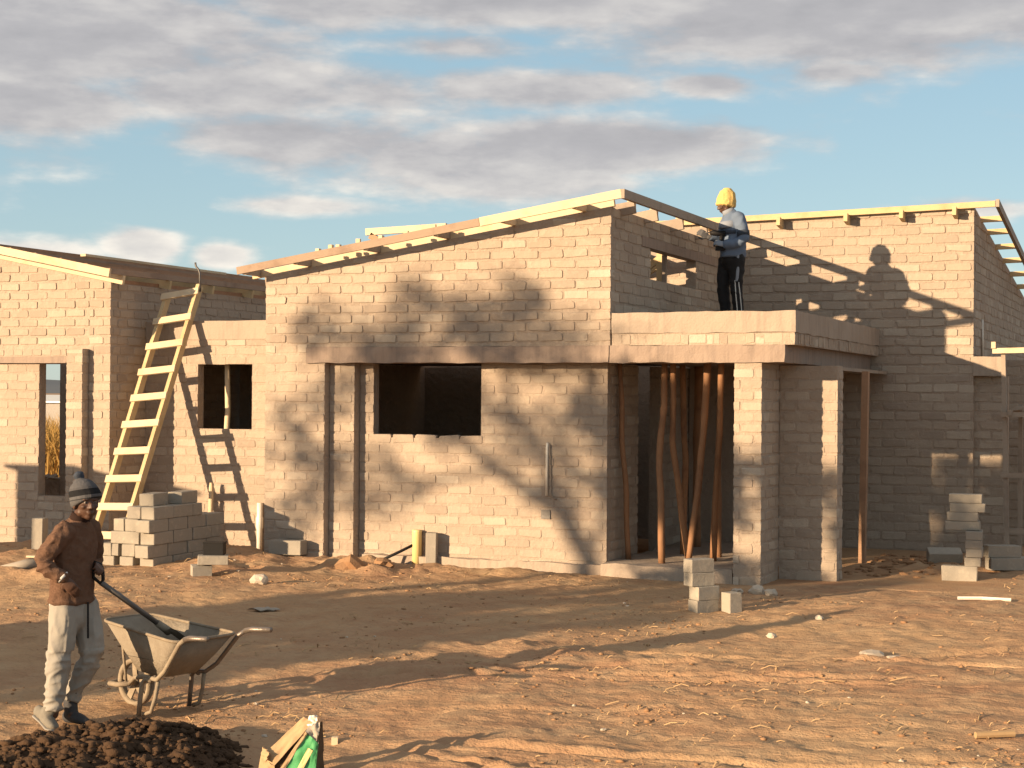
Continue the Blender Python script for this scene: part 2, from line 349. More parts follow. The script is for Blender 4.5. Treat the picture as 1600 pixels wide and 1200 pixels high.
rough = (rough + furrow) * near * np.where(inside, .15, 1.0)
def mound(cx, cy, sx_, sy_, h): return h * np.exp(-((GX - cx) / sx_) ** 2 - ((GY - cy) / sy_) ** 2)
dirt = mound(-9.2, 16.6, 1.4, .5, .09) + mound(-10.9, 17.0, .9, .6, .09) + mound(-8.7, 16.25, .35, .22, .06) + mound(-10.0, 15.7, .9, .35, .07) + mound(-13.4, 16.3, 1.2, .8, .07) + mound(-12.2, 16.8, 1.0, .5, .06) \
    + mound(-2.7, 19.5, 1.1, .6, .08) + mound(-7.3, 16.9, 1.2, .35, .06) + mound(-5.4, 12.6, .9, .25, .06) + mound(-4.0, 12.3, 1.2, .3, .05) + mound(-11.9, 14.4, 1.2, .3, .07)
dirt = dirt * (1 + 1.3 * fbm(GX, GY, 3.2, 3, 9, .5))
far_roll = np.clip((np.hypot(GX, GY) - 60) / 200, 0, 1) * 1.5 * fbm(GX / 100, GY / 100, 1, 2, 4)
GH = Hh + rough + dirt + far_roll
nx, ny = GX.shape
me = bpy.data.meshes.new('ground'); vv = np.stack([GX, GY, GH], -1).reshape(-1, 3)
ii = (np.arange(nx - 1)[:, None] * ny + np.arange(ny - 1)[None, :]).reshape(-1)
quads = np.stack([ii, ii + ny, ii + ny + 1, ii + 1], -1)
me.vertices.add(len(vv)); me.vertices.foreach_set('co', vv.reshape(-1)); me.loops.add(quads.size); me.loops.foreach_set('vertex_index', quads.reshape(-1))
me.polygons.add(len(quads)); me.polygons.foreach_set('loop_start', np.arange(0, quads.size, 4)); me.polygons.foreach_set('loop_total', np.full(len(quads), 4)); me.update(); me.validate()
tag(link_mesh('ground', me, M_SOIL, None, True), kind='structure')
def ground_h(x, y):
    i = int(np.clip(np.searchsorted(gx, x) - 1, 0, nx - 2)); j = int(np.clip(np.searchsorted(gy, y) - 1, 0, ny - 2))
    fx = (x - gx[i]) / (gx[i + 1] - gx[i]); fy = (y - gy[j]) / (gy[j + 1] - gy[j])
    return float((GH[i, j] * (1 - fx) + GH[i + 1, j] * fx) * (1 - fy) + (GH[i, j + 1] * (1 - fx) + GH[i + 1, j + 1] * fx) * fy)

# distant low hills
m, nt, b = material('hazy_hill', 1.0, .0); nt.l.new(nt.mix(nt.noise(pos(nt), .004, 4), (.13, .15, .17), (.20, .20, .20)), b.inputs['Base Color']); M_HILL = m
mb = MB(); N = 120; vs = []; fs = []
for i in range(N + 1):
    a = R(-95 + 190 * i / N); h = 38 + 40 * noise.noise(Vector((i * .11, 3, 0))) + 14 * noise.noise(Vector((i * .5, 9, 0)))
    for rr, hh in ((4300, -6), (4600, h * .55), (5000, h), (5600, -6)): vs.append((math.sin(a) * rr, math.cos(a) * rr, hh))
for i in range(N):
    for k in range(3): fs.append((i * 4 + k, i * 4 + 4 + k, i * 4 + 5 + k, i * 4 + 1 + k))
mb.add(vs, fs); tag(mb.build('hills', M_HILL, None, True), kind='structure')

# ------------------------------------------------------------------ brickwork
def brick_mesh(seed, L=.282, H=.094, Dp=.052):
    r = random.Random(seed); c = .012
    base = [(-L / 2, -H / 2 + c), (-L / 2 + c * 1.3, -H / 2), (L / 2 - c * 1.3, -H / 2), (L / 2, -H / 2 + c), (L / 2, H / 2 - c), (L / 2 - c * 1.3, H / 2), (-L / 2 + c * 1.3, H / 2), (-L / 2, H / 2 - c)]
    out = [(x + r.uniform(-.006, .006), z + r.uniform(-.005, .005)) for x, z in base]
    if r.random() < .35:
        k = r.choice([0, 2, 4, 6]); kx = .018 * (1 if out[k][0] < 0 else -1); kz = .016 * (1 if out[k][1] < 0 else -1)
        for q in (k, (k + 1) % 8): out[q] = (out[q][0] + kx * r.random(), out[q][1] + kz * r.random())
    vs = []
    for x, z in out: vs.append((x * .965, r.uniform(-.0025, .0025), z * .90))
    for x, z in out: vs.append((x, .007 + r.uniform(0, .003), z))
    for x, z in out: vs.append((x, Dp, z))
    fs = [tuple(range(8))]
    for g in (0, 8):
        for k in range(8): fs.append((g + k, g + 8 + k, g + 8 + (k + 1) % 8, g + (k + 1) % 8))
    me_ = bpy.data.meshes.new('brick'); me_.from_pydata(vs, [], fs); me_.update(); me_.materials.append(M_BRICK)
    return me_, np.array(vs), fs
BRICKS = [brick_mesh(100 + i) for i in range(18)]

class Wall:
    """F walls face -Y and run along +X, R walls face +X and run along +Y."""
    def __init__(s, owner, x0, y0, face, length, top, bottom=-.15, holes=(), t=.14, z0=0.0, ch=.1175, bl=.297, end_lo=False, end_hi=False, start=0.0, proud=.0, part='wall', mat=None):
        s.o = owner; s.x0, s.y0, s.face, s.len = x0, y0, face, length
        s.top = top if callable(top) else (lambda u, T=top: T)
        s.bottom, s.holes, s.t, s.z0, s.ch, s.bl = bottom, list(holes), t, z0, ch, bl
        s.start, s.end_lo, s.end_hi = start, end_lo, end_hi
        bk = sorted(set([0.0, length] + [q for h in s.holes for q in h[:2]])); bk = [q for q in bk if 0 <= q <= length]
        mb = MB(); rec = .0058 if face == 'F' else .0075
        if start: bk = [q for q in bk if q > .05]; bk = [.05] + bk
        for a, c in zip(bk[:-1], bk[1:]):
            if c - a < 1e-4: continue
            mid = (a + c) / 2; cuts = sorted([(h[2], h[3]) for h in s.holes if h[0] <= mid <= h[1]]); z = bottom; segs = []
            for lo, hi in cuts:
                if lo > z + .005: segs.append((z, lo, None))
                z = max(z, hi)
            if z < s.top(mid) - .005: segs.append((z, None, 1))
            for lo, hi, tp in segs:
                ha, hc = (hi, hi) if hi is not None else (s.top(a), s.top(c))
                a_, c_ = a + (rec if end_lo and a == 0 else 0), c - (rec if end_hi and c == length else 0)
                mb.hexa([s.w(a_, rec, lo), s.w(c_, rec, lo), s.w(c_, t, lo), s.w(a_, t, lo), s.w(a_, rec, ha), s.w(c_, rec, hc), s.w(c_, t, hc), s.w(a_, t, ha)])
        s.core = mb.build(part, mat or M_MORTAR, owner, False)
        s.lay()
    def w(s, u, d, z): return Vector((s.x0 + u, s.y0 + d, z)) if s.face == 'F' else Vector((s.x0 - d, s.y0 + u, z))
    def lay(s):
        lst = LAID.setdefault(s.o.name, []); k = 0; r = random
        while s.z0 + k * s.ch < max(s.top(0), s.top(s.len)):
            zl = s.z0 + k * s.ch; zh = zl + s.ch; zm = (zl + zh) / 2; k += 1
            iv = [(s.start + (0 if (not s.start or k % 2) else -.09), s.len)]
            for h in s.holes:
                if h[2] < zm < h[3]:
                    iv = [q for a, c in iv for q in ((a, min(c, h[0])), (max(a, h[1]), c)) if q[1] - q[0] > .03]
            for a, c in iv:
                ph = (0 if k % 2 else .5) * s.bl + s.x0 * .37; i0 = math.floor((a - ph) / s.bl)
                i = i0
                while i * s.bl + ph < c:
                    u0 = max(a, i * s.bl + ph + r.uniform(-.008, .008)); u1 = min(c, (i + 1) * s.bl + ph); i += 1
                    if u1 - u0 < .07: continue
                    j = .015; e0 = u0 + (0 if u0 == a else j / 2); e1 = u1 - (0 if u1 == c else j / 2)
                    up = 1 if zm > 2.62 and s.face == 'F' else 0; tp = min(s.top(e0), s.top(e1)); H = s.ch - .016 - .005 * up - r.uniform(0, .010); zc = zm + r.uniform(-.004, .004)
                    if zm + H / 2 > tp - .004:
                        if tp - zl < .06: continue
                        H = tp - zl - .018; zc = zl + .009 + H / 2
                    if zc - H / 2 < s.bottom: continue
                    deep = 2.5 if (u1 == c or u0 == a) and k % 2 else 1.0
                    lst.append((s, (e0 + e1) / 2, zc, e1 - e0, H, deep, r.uniform(-.003, .0035) - .005 * up, r.randrange(18)))
LAID = {}
def finish_bricks(owner, cap=300):
    """the 300 bricks that show largest become single bricks, the rest one mass"""
    items = []
    for it in LAID.get(owner.name, []):
        s, u, z, L, H, dp, off, vi = it; p = s.w(u, off, z); q = world_to_camera_view(SC, cam, p)
        n_ = Vector((0, -1, 0)) if s.face == 'F' else Vector((1, 0, 0)); to = Vector((0, 0, 2)) - p; cs_ = max(0, n_.dot(to.normalized()))
        inn = -.01 < q.x < 1.01 and -.01 < q.y < 1.01
        items.append((L * H * cs_ / max(q.z, 1) ** 2 if inn else -1.0, it, p))
    items.sort(key=lambda e: -e[0]); V = []; F = []; no = 0
    for a, (s, u, z, L, H, dp, off, vi), p in items:
        rz = 0.0 if s.face == 'F' else math.pi / 2; me_, vs, fs = BRICKS[vi]; tilt = random.uniform(-.014, .014)
        if no < cap and a > 0:
            no += 1; ob = bpy.data.objects.new('brick', me_); COL.objects.link(ob); ob.parent = s.core
            ob.location = p - ORG[s.core.name]; ob.rotation_euler = (0, tilt, rz) if s.face == 'F' else (tilt, 0, rz); ob.scale = (L / .282, dp, H / .094)
        else:
            q = vs * np.array([L / .282, dp, H / .094]); cR, sR = math.cos(rz), math.sin(rz)
            q = np.stack([q[:, 0] * cR - q[:, 1] * sR, q[:, 0] * sR + q[:, 1] * cR, q[:, 2]], -1) + np.array(p)
            o_ = len(V); V.extend(map(tuple, q)); F.extend(tuple(i + o_ for i in f) for f in fs)
    if V:
        mb_ = MB(); mb_.v = V; mb_.f = F; ob = mb_.build('brick_courses', M_BRICK, owner); ob['kind'] = 'stuff'

# ---- left wing
LW = thing('brick_wing', (-12.75, 17.1, 0), 'left brick wing of the unfinished house with tall narrow window gap', 'building')
XL = -12.71
rl = lambda x: 3.40 + .194 * (1.95 - abs(XL - x - 1.95))           # underside of its roof timbers
Wall(LW, -19.4, 17.1, 'F', 4.74, lambda u: rl(-19.4 + u), holes=[(0, 4.74, -.2, 2.56)], z0=.02)
Wall(LW, -14.66, 17.1, 'F', 1.62, lambda u: rl(-14.66 + u), holes=[(0, 1.62, -.2, 2.56)], z0=.02)
Wall(LW, -13.04, 17.1, 'F', XL + 13.04, lambda u: rl(-13.04 + u), end_hi=True, z0=.02)
# proud window surround and the panel set back beside the gap
Wall(LW, -19.4, 17.03, 'F', -13.765 + 19.4, 2.375, z0=.02)
Wall(LW, -13.765, 17.03, 'F', -13.294 + 13.765, .674, z0=.02, part='sill_wall')
Wall(LW, -13.294, 16.97, 'F', -13.04 + 13.294, 2.56, z0=.02, end_lo=True, end_hi=True, t=.27, part='wall_pier')
rough_box((-19.4, 16.972, 2.378), (-13.30, 17.24, 2.46), .2, .004, 3).build('lintel', M_CONC, LW)
Wall(LW, -19.4, 16.974, 'F', -13.30 + 19.4, 2.56, bottom=2.462, z0=2.462, ch=.1, t=.2, part='wall_band', bl=.15)
Wall(LW, XL, 17.1, 'R', 6.1, 3.40, start=.15, z0=.02, holes=[])
MB().box((-19.2, 23.27, 1.9), (.5, .14, 4.1)).box((-15.6, 23.27, 1.7), (5.4, .14, 3.6)).box((-18.63, 23.27, .17), (.68, .14, .62)).box((-18.63, 23.27, 3.2), (.68, .14, 1.4)).build('rear_wall', M_MORTAR, LW)
MB().box((-14.3, 21.6, 1.6), (.14, 3.0, 3.2)).build('inner_wall', M_MORTAR, LW)
MB().box((-19.42, 20.2, 1.9), (.14, 6.0, 4.0)).build('inner_wall', M_MORTAR, LW)
sill = MB()
for i in range(26): sill.tube([(-19.0 + i * .028, 23.0 + random.uniform(-.1, .1), .5 + random.uniform(0, .05)), (-18.9 + i * .028, 23.1, .52 + random.uniform(-.02, .08))], .02, 5)
sill.build('rubble_ledge', M_BRICK, LW)
# roof timbers of the left wing
rt = lambda x: rl(x) + .115                       # top of rafters
plate = MB().box((XL - .07, 20.15, 3.425), (.10, 6.0, .05)).build('roof_frame', M_OLD, LW)
for yy in np.arange(17.16, 23.3, 1.02):
    MB().bar((-14.66, yy, rl(-14.66) + .06), (-19.5, yy, rl(-19.5) + .06), .045, .115).build('rafter', M_PINE2, plate)
    MB().bar((-14.66, yy, rl(-14.66) + .06), (-12.56, yy, rl(-12.56) + .06), .045, .115).build('rafter', M_PINE2 if yy > 17.5 else M_PINE, plate)
for i, xx in enumerate([-12.60, -12.95, -13.35, -13.75, -14.15, -14.55, -15.4, -16.3, -17.2, -18.2]):
    MB().bar((xx, 16.90, rt(xx) + .036), (xx, 23.4, rt(xx) + .03 + random.uniform(-.01, .02)), .05, .072).build('purlin', M_OLD if i % 3 else M_WEATH, plate)
MB().bar((-14.66, 16.88, rt(-14.66) + .015), (-12.565, 16.88, rt(-12.565) + .015), .038, .10).build('barge_board', M_PINE, plate)
MB().bar((-19.5, 16.88, rt(-19.5) + .015), (-14.67, 16.88, rt(-14.67) + .015), .038, .10).build('barge_board', M_PINE, plate)
MB().bar((-14.3, 18.6, rt(-14.3) + .09), (-14.2, 22.0, rt(-14.2) + .09), .09, .035).build('loose_board', M_PINE, plate)

# ---- link wall
LK = thing('brick_link_wall', (-11.6, 17.85, 0), 'short recessed brick link wall with square dark window behind the ladder', 'wall')
Wall(LK, XL, 17.85, 'F', -10.44 - XL, 2.70, holes=[(-11.905 - XL, -11.092 - XL, 1.553, 2.381)], z0=.02)
rough_box((XL + .005, 17.846, 2.702), (-10.45, 22.0, 2.935), .22, .006, 5).build('ring_beam', M_SLAB, LK)
MB().box((-11.5, 20.1, 1.3), (2.3, .14, 2.8)).build('inner_wall', M_MORTAR, LK)
MB().tube([(-11.60, 18.07, 0), (-11.61, 18.06, 1.2), (-11.58, 18.06, 1.8), (-11.61, 18.07, 2.69)], [.042, .040, .036, .034], 8).build('prop', M_PINE, LK, True)
MB().tube([(-11.55, 18.95, 0), (-11.5, 18.95, 2.69)], [.045, .04], 8).build('prop', M_POLE, LK, True)

# ---- central block
CB = thing('brick_block', (-8.2, 17.1, 0), 'central brick block of the unfinished house with wide dark window and rising roof edge', 'building')
XC0, XC1 = -10.44, -6.02
tm = lambda x: 3.43 + .1536 * (x - XC0)         # wall top under the timbers
Wall(CB, XC0, 17.1, 'F', XC1 - XC0, lambda u: tm(XC0 + u), holes=[(-9.62 - XC0, XC1 - XC0 + .01, -.2, 2.382), (-9.86 - XC0, XC1 - XC0 + .01, 2.375, 2.568)], end_hi=True, z0=.02)
Wall(CB, XC1, 17.1, 'R', 4.9, tm(XC1) - .01, bottom=2.5, start=.15, z0=2.934, holes=[(18.52 - 17.1, 20.42 - 17.1, 3.40, 3.765), (18.18 - 17.1, 21.29 - 17.1, 3.765, 3.885)], part='side_wall')
MB().box((XC1 - .065, 19.735, 3.825), (.142, 3.1, .115)).build('lintel', M_CONC, CB)
Wall(CB, -9.615, 17.22, 'F', .335, 2.376, z0=.02, t=.2, end_hi=True, part='wall_pier')
Wall(CB, -9.28, 17.36, 'F', -6.138 + 9.28, 2.376, holes=[(-9.099 + 9.28, -7.695 + 9.28, 1.499, 2.377)], z0=.02, end_hi=True, part='recessed_wall')
rough_box((-9.86, 17.072, 2.379), (-6.03, 17.50, 2.566), .10, .010, 8).build('ring_beam', M_CONC, CB)
Wall(CB, -6.138, 17.36, 'R', 1.09, 2.376, start=.15, z0=.02, part='return_wall')
Wall(CB, -6.138, 19.30, 'R', 1.3, 2.376, z0=.02, part='return_wall')
rough_box((-9.2, 17.27, -.12), (-6.12, 17.37, .115), .12, .018, 14).build('plinth', M_SLAB, CB)
MB().box((-8.2, 19.3, 2.48), (4.3, 3.6, .12)).build('ceiling_slab', M_CONC, CB)
MB().box((-10.37, 19.7, 1.65), (.14, 4.9, 3.55)).build('outer_wall', M_MORTAR, CB)
MB().box((-8.2, 22.07, 1.9), (4.4, .14, 3.95)).build('rear_wall', M_MORTAR, CB)
MB().box((-7.55, 18.9, 1.2), (.14, 1.6, 2.4)).build('inner_wall', M_MORTAR, CB)
MB().box((-8.9, 21.3, 1.2), (2.8, .14, 2.4)).build('inner_wall', M_MORTAR, CB)
finish = []
# roof timbers of the central block
rm = lambda x: tm(x) + .0
plate = MB().bar((XC0, 17.20, rm(XC0) - .03), (XC1 - .03, 17.20, rm(XC1) - .03), .06, .04).build('roof_frame', M_OLD, CB)
for i, yy in enumerate([17.15, 17.45, 18.27, 19.30, 20.37, 21.4]):
    e = XC1 + .02 if i == 0 else XC1 + .16
    MB().bar((-10.65, yy, rm(-10.65) + (.045 if i == 0 else .0)), (e, yy, rm(e) + (.045 if i == 0 else .0)), .05, .085 if i == 0 else .14).build('rafter', M_PINE if i == 0 else M_DARKT, plate)
bz = lambda x: 3.477 + .1500 * (x + 10.627)
pz = lambda x: bz(x) - .035
for i, xx in enumerate([-10.55, -9.85, -8.92, -8.02, -7.19, -6.34]):
    MB().bar((xx, 16.79, pz(xx) + .022), (xx, 21.9, pz(xx) + .03), .055, .09).build('purlin', M_DARKT if i < 4 else M_PINE, plate)
    MB().box((xx + .07, 18.28, pz(xx) - .01), (.05, .06, .09)).build('cleat', M_PINE, plate)
    MB().box((xx + .07, 19.31, pz(xx) - .01), (.05, .06, .09)).build('cleat', M_PINE, plate)
MB().bar((-10.64, 16.775, bz(-10.64)), (-7.47, 16.775, bz(-7.47)), .036, .088).build('barge_board', M_WEATH, plate)
MB().bar((-7.463, 16.772, bz(-7.463)), (-5.79, 16.772, bz(-5.79)), .036, .098).build('barge_board', M_PINE, plate)['label'] = 'fresh pale pine end of the front barge board'
MB().bar((-5.775, 16.755, 4.20), (-5.775, 21.94, 4.205), .05, .10).build('fascia_beam', M_DARKT, plate)
for i, (yy, hh) in enumerate([(17.45, .1), (18.27, .11), (19.30, .11), (20.37, .11)]):
    MB().box((XC1 + .10, yy + .05, 4.165), (.09, .05, hh)).build('cleat', M_PINE, plate)
# short offcuts and a propped pale board on the roof
for xx, hh in ((-9.55, .03), (-9.38, .045), (-9.28, .03), (-9.02, .05), (-8.72, .035), (-8.40, .03), (-8.05, .04)):
    MB().box((xx, 16.80, bz(xx) + .044 + hh / 2), (.05, .05, hh), random.uniform(-.2, .2)).build('offcut', M_PINE, plate)
MB().bar((-9.66, 18.2, 4.045), (-8.55, 18.2, 4.075), .05, .085).build('propped_board', M_PINE, plate)
MB().bar((-9.60, 18.2, 4.0), (-9.25, 18.2, 3.80), .05, .08).build('prop_brace', M_OLD, plate)
MB().bar((-9.2, 18.25, 3.93), (-8.85, 18.25, 3.955), .05, .05).build('prop_brace', M_OLD, plate)
MB().bar((-8.86, 18.2, 3.96), (-8.86, 18.2, 3.77), .05, .05, (0, 1, 0)).build('prop_brace', M_PINE2, plate)
# sunlit struts seen through the side window
for i, (yy, x0_) in enumerate([(18.72, -6.30), (19.15, -6.42), (19.75, -6.30), (20.25, -6.42)]):
    MB().bar((x0_, yy, 2.6), (x0_, yy, 4.0), .075, .05, (0, 1, 0)).build('roof_strut', M_PINE2, plate)
    MB().bar((x0_ - .9, yy + .03, 3.15), (x0_ + .03, yy + .03, 3.78), .05, .08).build('roof_strut', M_PINE2, plate)
for zz_ in (3.3, 3.62):
    MB().bar((-6.75, 18.3, zz_), (-6.75, 21.2, zz_ + .12), .04, .09).build('roof_strut', M_PINE, plate)
MB().bar((-6.16, 19.5, 3.40), (-6.16, 19.5, 3.765), .05, .06, (0, 1, 0)).build('window_post', M_DARKT, CB)
# conduit chased into the wall with a switch box, vertical chase by the pipe
cd = MB().tube([(-6.858, 17.352, 1.47), (-6.86, 17.346, 1.42), (-6.862, 17.345, .87)], [.016, .018, .017], 8).build('conduit', M_PIPEW, CB, True)
MB().tube([(-6.85, 17.352, 1.47), (-6.83, 17.347, 1.45), (-6.82, 17.345, 1.2), (-6.81, 17.345, .9), (-6.78, 17.343, .84), (-6.74, 17.345, .83)], .008, 6).build('conduit_wire', M_DARKT, cd, True)
MB().box((-6.875, 17.357, .655), (.11, .02, .10)).build('switch_box', M_STEEL, CB)

# ---- porch slab and beam
PS = thing('porch_slab', (-5.0, 17.1, 2.4), 'flat concrete porch roof slab the man in the yellow hat stands on', 'slab')
rough_box((-6.028, 17.074, 2.379), (-4.06, 17.46, 2.566), .09, .013, 21).build('front_beam', M_CONC, PS)
rough_box((-4.36, 17.462, 2.379), (-4.063, 21.985, 2.57), .16, .007, 23).build('side_beam', M_CONC, PS)
rough_box((-6.012, 17.103, 2.70), (-3.95, 21.985, 2.93), .11, .010, 25).build('slab', M_SLAB, PS)
cr = MB().box((-4.985, 19.547, 2.634), (2.046, 4.862, .131)).build('brick_course', M_MORTAR, PS)
x = -5.99
while x < -4.0:
    wd = random.choice([.075, .085, .10, .20, .09]); wd = min(wd, -3.955 - x)
    if wd > .03:
        o = bpy.data.objects.new('brick', BRICKS[random.randrange(18)][0]); COL.objects.link(o); o.parent = cr; o.location = Vector((x + wd / 2, 17.113 + random.uniform(-.004, .004), 2.633 + random.uniform(-.006, .006))) - ORG[PS.name]; o.scale = ((wd - .006) / .282, 1.2, random.uniform(.10, .122) / .094)
    x += wd
y = 17.28
while y < 21.9:
    wd = random.choice([.075, .085, .10, .20, .09])
    o = bpy.data.objects.new('brick', BRICKS[random.randrange(18)][0]); COL.objects.link(o); o.parent = cr; o.location = Vector((-3.958 + random.uniform(-.008, .004), y + wd / 2, 2.633)) - ORG[PS.name]; o.rotation_euler = (0, 0, math.pi / 2); o.scale = ((wd - .010) / .282, 2, .122 / .094)
    y += wd
MB().box((-5.2, 19.7, 2.45), (1.6, 4.4, .12)).build('soffit', M_CONC, PS)
MB().box((-3.98, 20.25, 2.345), (.30, 3.45, .04)).build('formwork_board', M_DARKT, PS)
rough_box((-6.12, 17.12, -.2), (-4.63, 20.4, .15), .16, .02, 28).build('porch_floor', M_SLAB, PS)
MB().box((-5.35, 20.57, 1.2), (1.55, .14, 2.4)).build('back_wall', M_MORTAR, PS)

# ---- L shaped pier
PP = thing('brick_pier', (-4.4, 17.1, 0), 'L-shaped brick pier holding up the right end of the porch slab', 'pier')
Wall(PP, -4.616, 17.1, 'F', .308, 2.374, end_lo=True, end_hi=True, t=.30, z0=-.02, ch=.117)
Wall(PP, -4.308, 17.1, 'R', .80, 2.372, start=.15, z0=-.02, ch=.117, t=.28)
Wall(PP, -4.308, 17.90, 'F', .648, 2.36, end_hi=True, t=.28, z0=-.02, ch=.117, bottom=-.2)
Wall(PP, -3.66, 17.90, 'R', .285, 2.36, start=.15, z0=-.02, ch=.117, t=.2)

# ---- right wing
RW = thing('brick_wing', (-4.0, 22.0, 0), 'right brick wing of the unfinished house with yellow roof timbers and a long diagonal shadow', 'building')
Wall(RW, -9.0, 22.0, 'F', 9.0 - 2.73, lambda u: 4.455 + .0245 * (u - 3.2), end_hi=True, z0=.0, ch=.1225, bl=.33, holes=[(0, 2.55, -.2, 2.9)])
tr = lambda y: 4.53 - .122 * (y - 22.0)
Wall(RW, -2.73, 22.0, 'R', 7.0, lambda u: tr(22.0 + u), start=.15, z0=2.45, bottom=2.31, ch=.1225, bl=.33, part='side_wall')
rough_box((-2.735, 21.988, 2.31), (-2.36, 22.3, 2.56), .12, .006, 31).build('lintel', M_SLAB, RW)
Wall(RW, -2.80, 22.13, 'F', .49, 2.306, z0=0.0, ch=.1225, bl=.33, part='lower_wall')
Wall(RW, -2.75, 23.4, 'F', .97, 2.55, z0=0.0, ch=.1225, bl=.33, part='lower_wall')
MB().box((-.6, 23.47, 2.4), (1.2, .14, .35)).build('annex_lintel', M_MORTAR, RW)
MB().box((-1.0, 24.6, 1.2), (3.0, .14, 2.4)).build('annex_wall', M_MORTAR, RW)
MB().tube([(-2.722, 22.83, 3.08), (-2.715, 22.83, 2.56)], .014, 6).build('conduit', M_PIPEW, RW, True)
MB().tube([(-2.722, 22.74, 2.95), (-2.715, 22.74, 2.56)], .010, 6).build('conduit', M_DARKT, RW, True)
zr = lambda y: 4.455 - .130 * (y - 21.75)        # rafter centre line at x = -2.96
plate = MB().bar((-9, 22.07, 4.30), (-2.75, 22.07, 4.47), .1, .04).build('roof_frame', M_OLD, RW)
for xx in (-8.2, -7.2, -6.25, -5.28, -4.37, -3.64, -2.96):
    dz = .0235 * (xx + 2.96)
    MB().bar((xx, 21.78, zr(21.78) + dz), (xx, 28.5, zr(28.5) + dz), .05, .115).build('rafter', M_PINE2, plate)
for i, yy in enumerate([21.93, 22.75, 23.5, 24.45, 25.4, 26.4, 27.4]):
    z_ = zr(yy) + .0575 + .036
    MB().bar((-9.0, yy, z_ - .0235 * 6.04), (-2.46, yy, z_ + .012), .05, .078).build('purlin', M_PINE2, plate)
MB().bar((-2.43, 21.89, zr(21.89) + .105), (-2.43, 28.5, zr(28.5) + .105), .045, .10).build('barge_board', M_DARKT, plate)
MB().bar((-6.6, 24.3, zr(24.3) + .02), (-2.75, 24.3, zr(24.3) + .10), .05, .12).build('purlin', M_PINE2, plate)

for t_ in (LW, LK, CB, PP, RW): finish_bricks(t_)

# ------------------------------------------------------------------ ladder
def along(p, q, t): return Vector(p) + (Vector(q) - Vector(p)) * t
LA = thing('ladder', (-12.1, 16.17, 0), 'home-made pine ladder with flat nailed rungs leaning on the link wall', 'ladder')
L0, L1 = Vector((-12.33, 16.17, -.02)), Vector((-12.43, 17.93, 3.27)); R0, R1 = Vector((-11.90, 16.17, -.02)), Vector((-11.975, 17.985, 3.40))
MB().bar(L0, L1, .05, .10, (0, -1, .3)).build('rail', M_PINE2, LA); MB().bar(R0, R1, .05, .10, (0, -1, .3)).build('rail', M_PINE2, LA)
for i in range(10):
    t = .085 + i * .0985; a = along(L0, L1, t * 1.02); c = along(R0, R1, t); d = (c - a).normalized()
    ex = random.uniform(.005, .025); off = Vector((0, -.058, .02))
    MB().bar(a - d * (.03 + ex) + off, c + d * (.03 + ex) + off, .026, .092, (0, .42, .9)).build('rung', M_PINE, LA)
hk = MB().tube([(-11.93, 17.93, 3.32), (-11.94, 17.93, 3.56), (-11.96, 17.93, 3.61), (-12.0, 17.93, 3.65), (-12.01, 17.93, 3.70)], .013, 6).build('iron_hook', M_STEEL, None, True)
tag(hk, 'thin dark iron hook standing up at the ladder top', 'hook')

# ------------------------------------------------------------------ loose blocks
def block_mesh(seed, L, W, H):
    r = random.Random(seed); bm = bmesh.new(); bmesh.ops.create_cube(bm, size=1)
    for v in bm.verts: v.co = Vector((v.co.x * L, v.co.y * W, v.co.z * H)) + Vector((r.uniform(-.004, .004), r.uniform(-.004, .004), r.uniform(-.003, .003)))
    bmesh.ops.bevel(bm, geom=list(bm.edges), offset=.006, segments=1, affect='EDGES')
    if r.random() < .5:
        v = r.choice(list(bm.verts)); v.co *= .965
    me_ = bpy.data.meshes.new('concrete_block'); bm.to_mesh(me_); bm.free(); me_.materials.append(M_BLOCK); return me_
BLK = [block_mesh(i, .385, .182, .140) for i in range(6)]
def block(loc, rz, label, group=None, rx=0.0, scale=(1, 1, 1), name='concrete_block', rot=None):
    o = bpy.data.objects.new(name, random.choice(BLK)); COL.objects.link(o); o.location = loc; o.rotation_euler = rot or (rx, 0, rz); o.scale = scale
    return tag(o, label, 'block', group, 'thing')
ORD = ['first', 'second', 'third', 'fourth', 'fifth', 'sixth']; ROW = ['bottom', 'second', 'third', 'fourth', 'fifth']
PX, PY, HB = -10.87, 15.45, .143
G1 = 'blocks of the pile below the ladder'
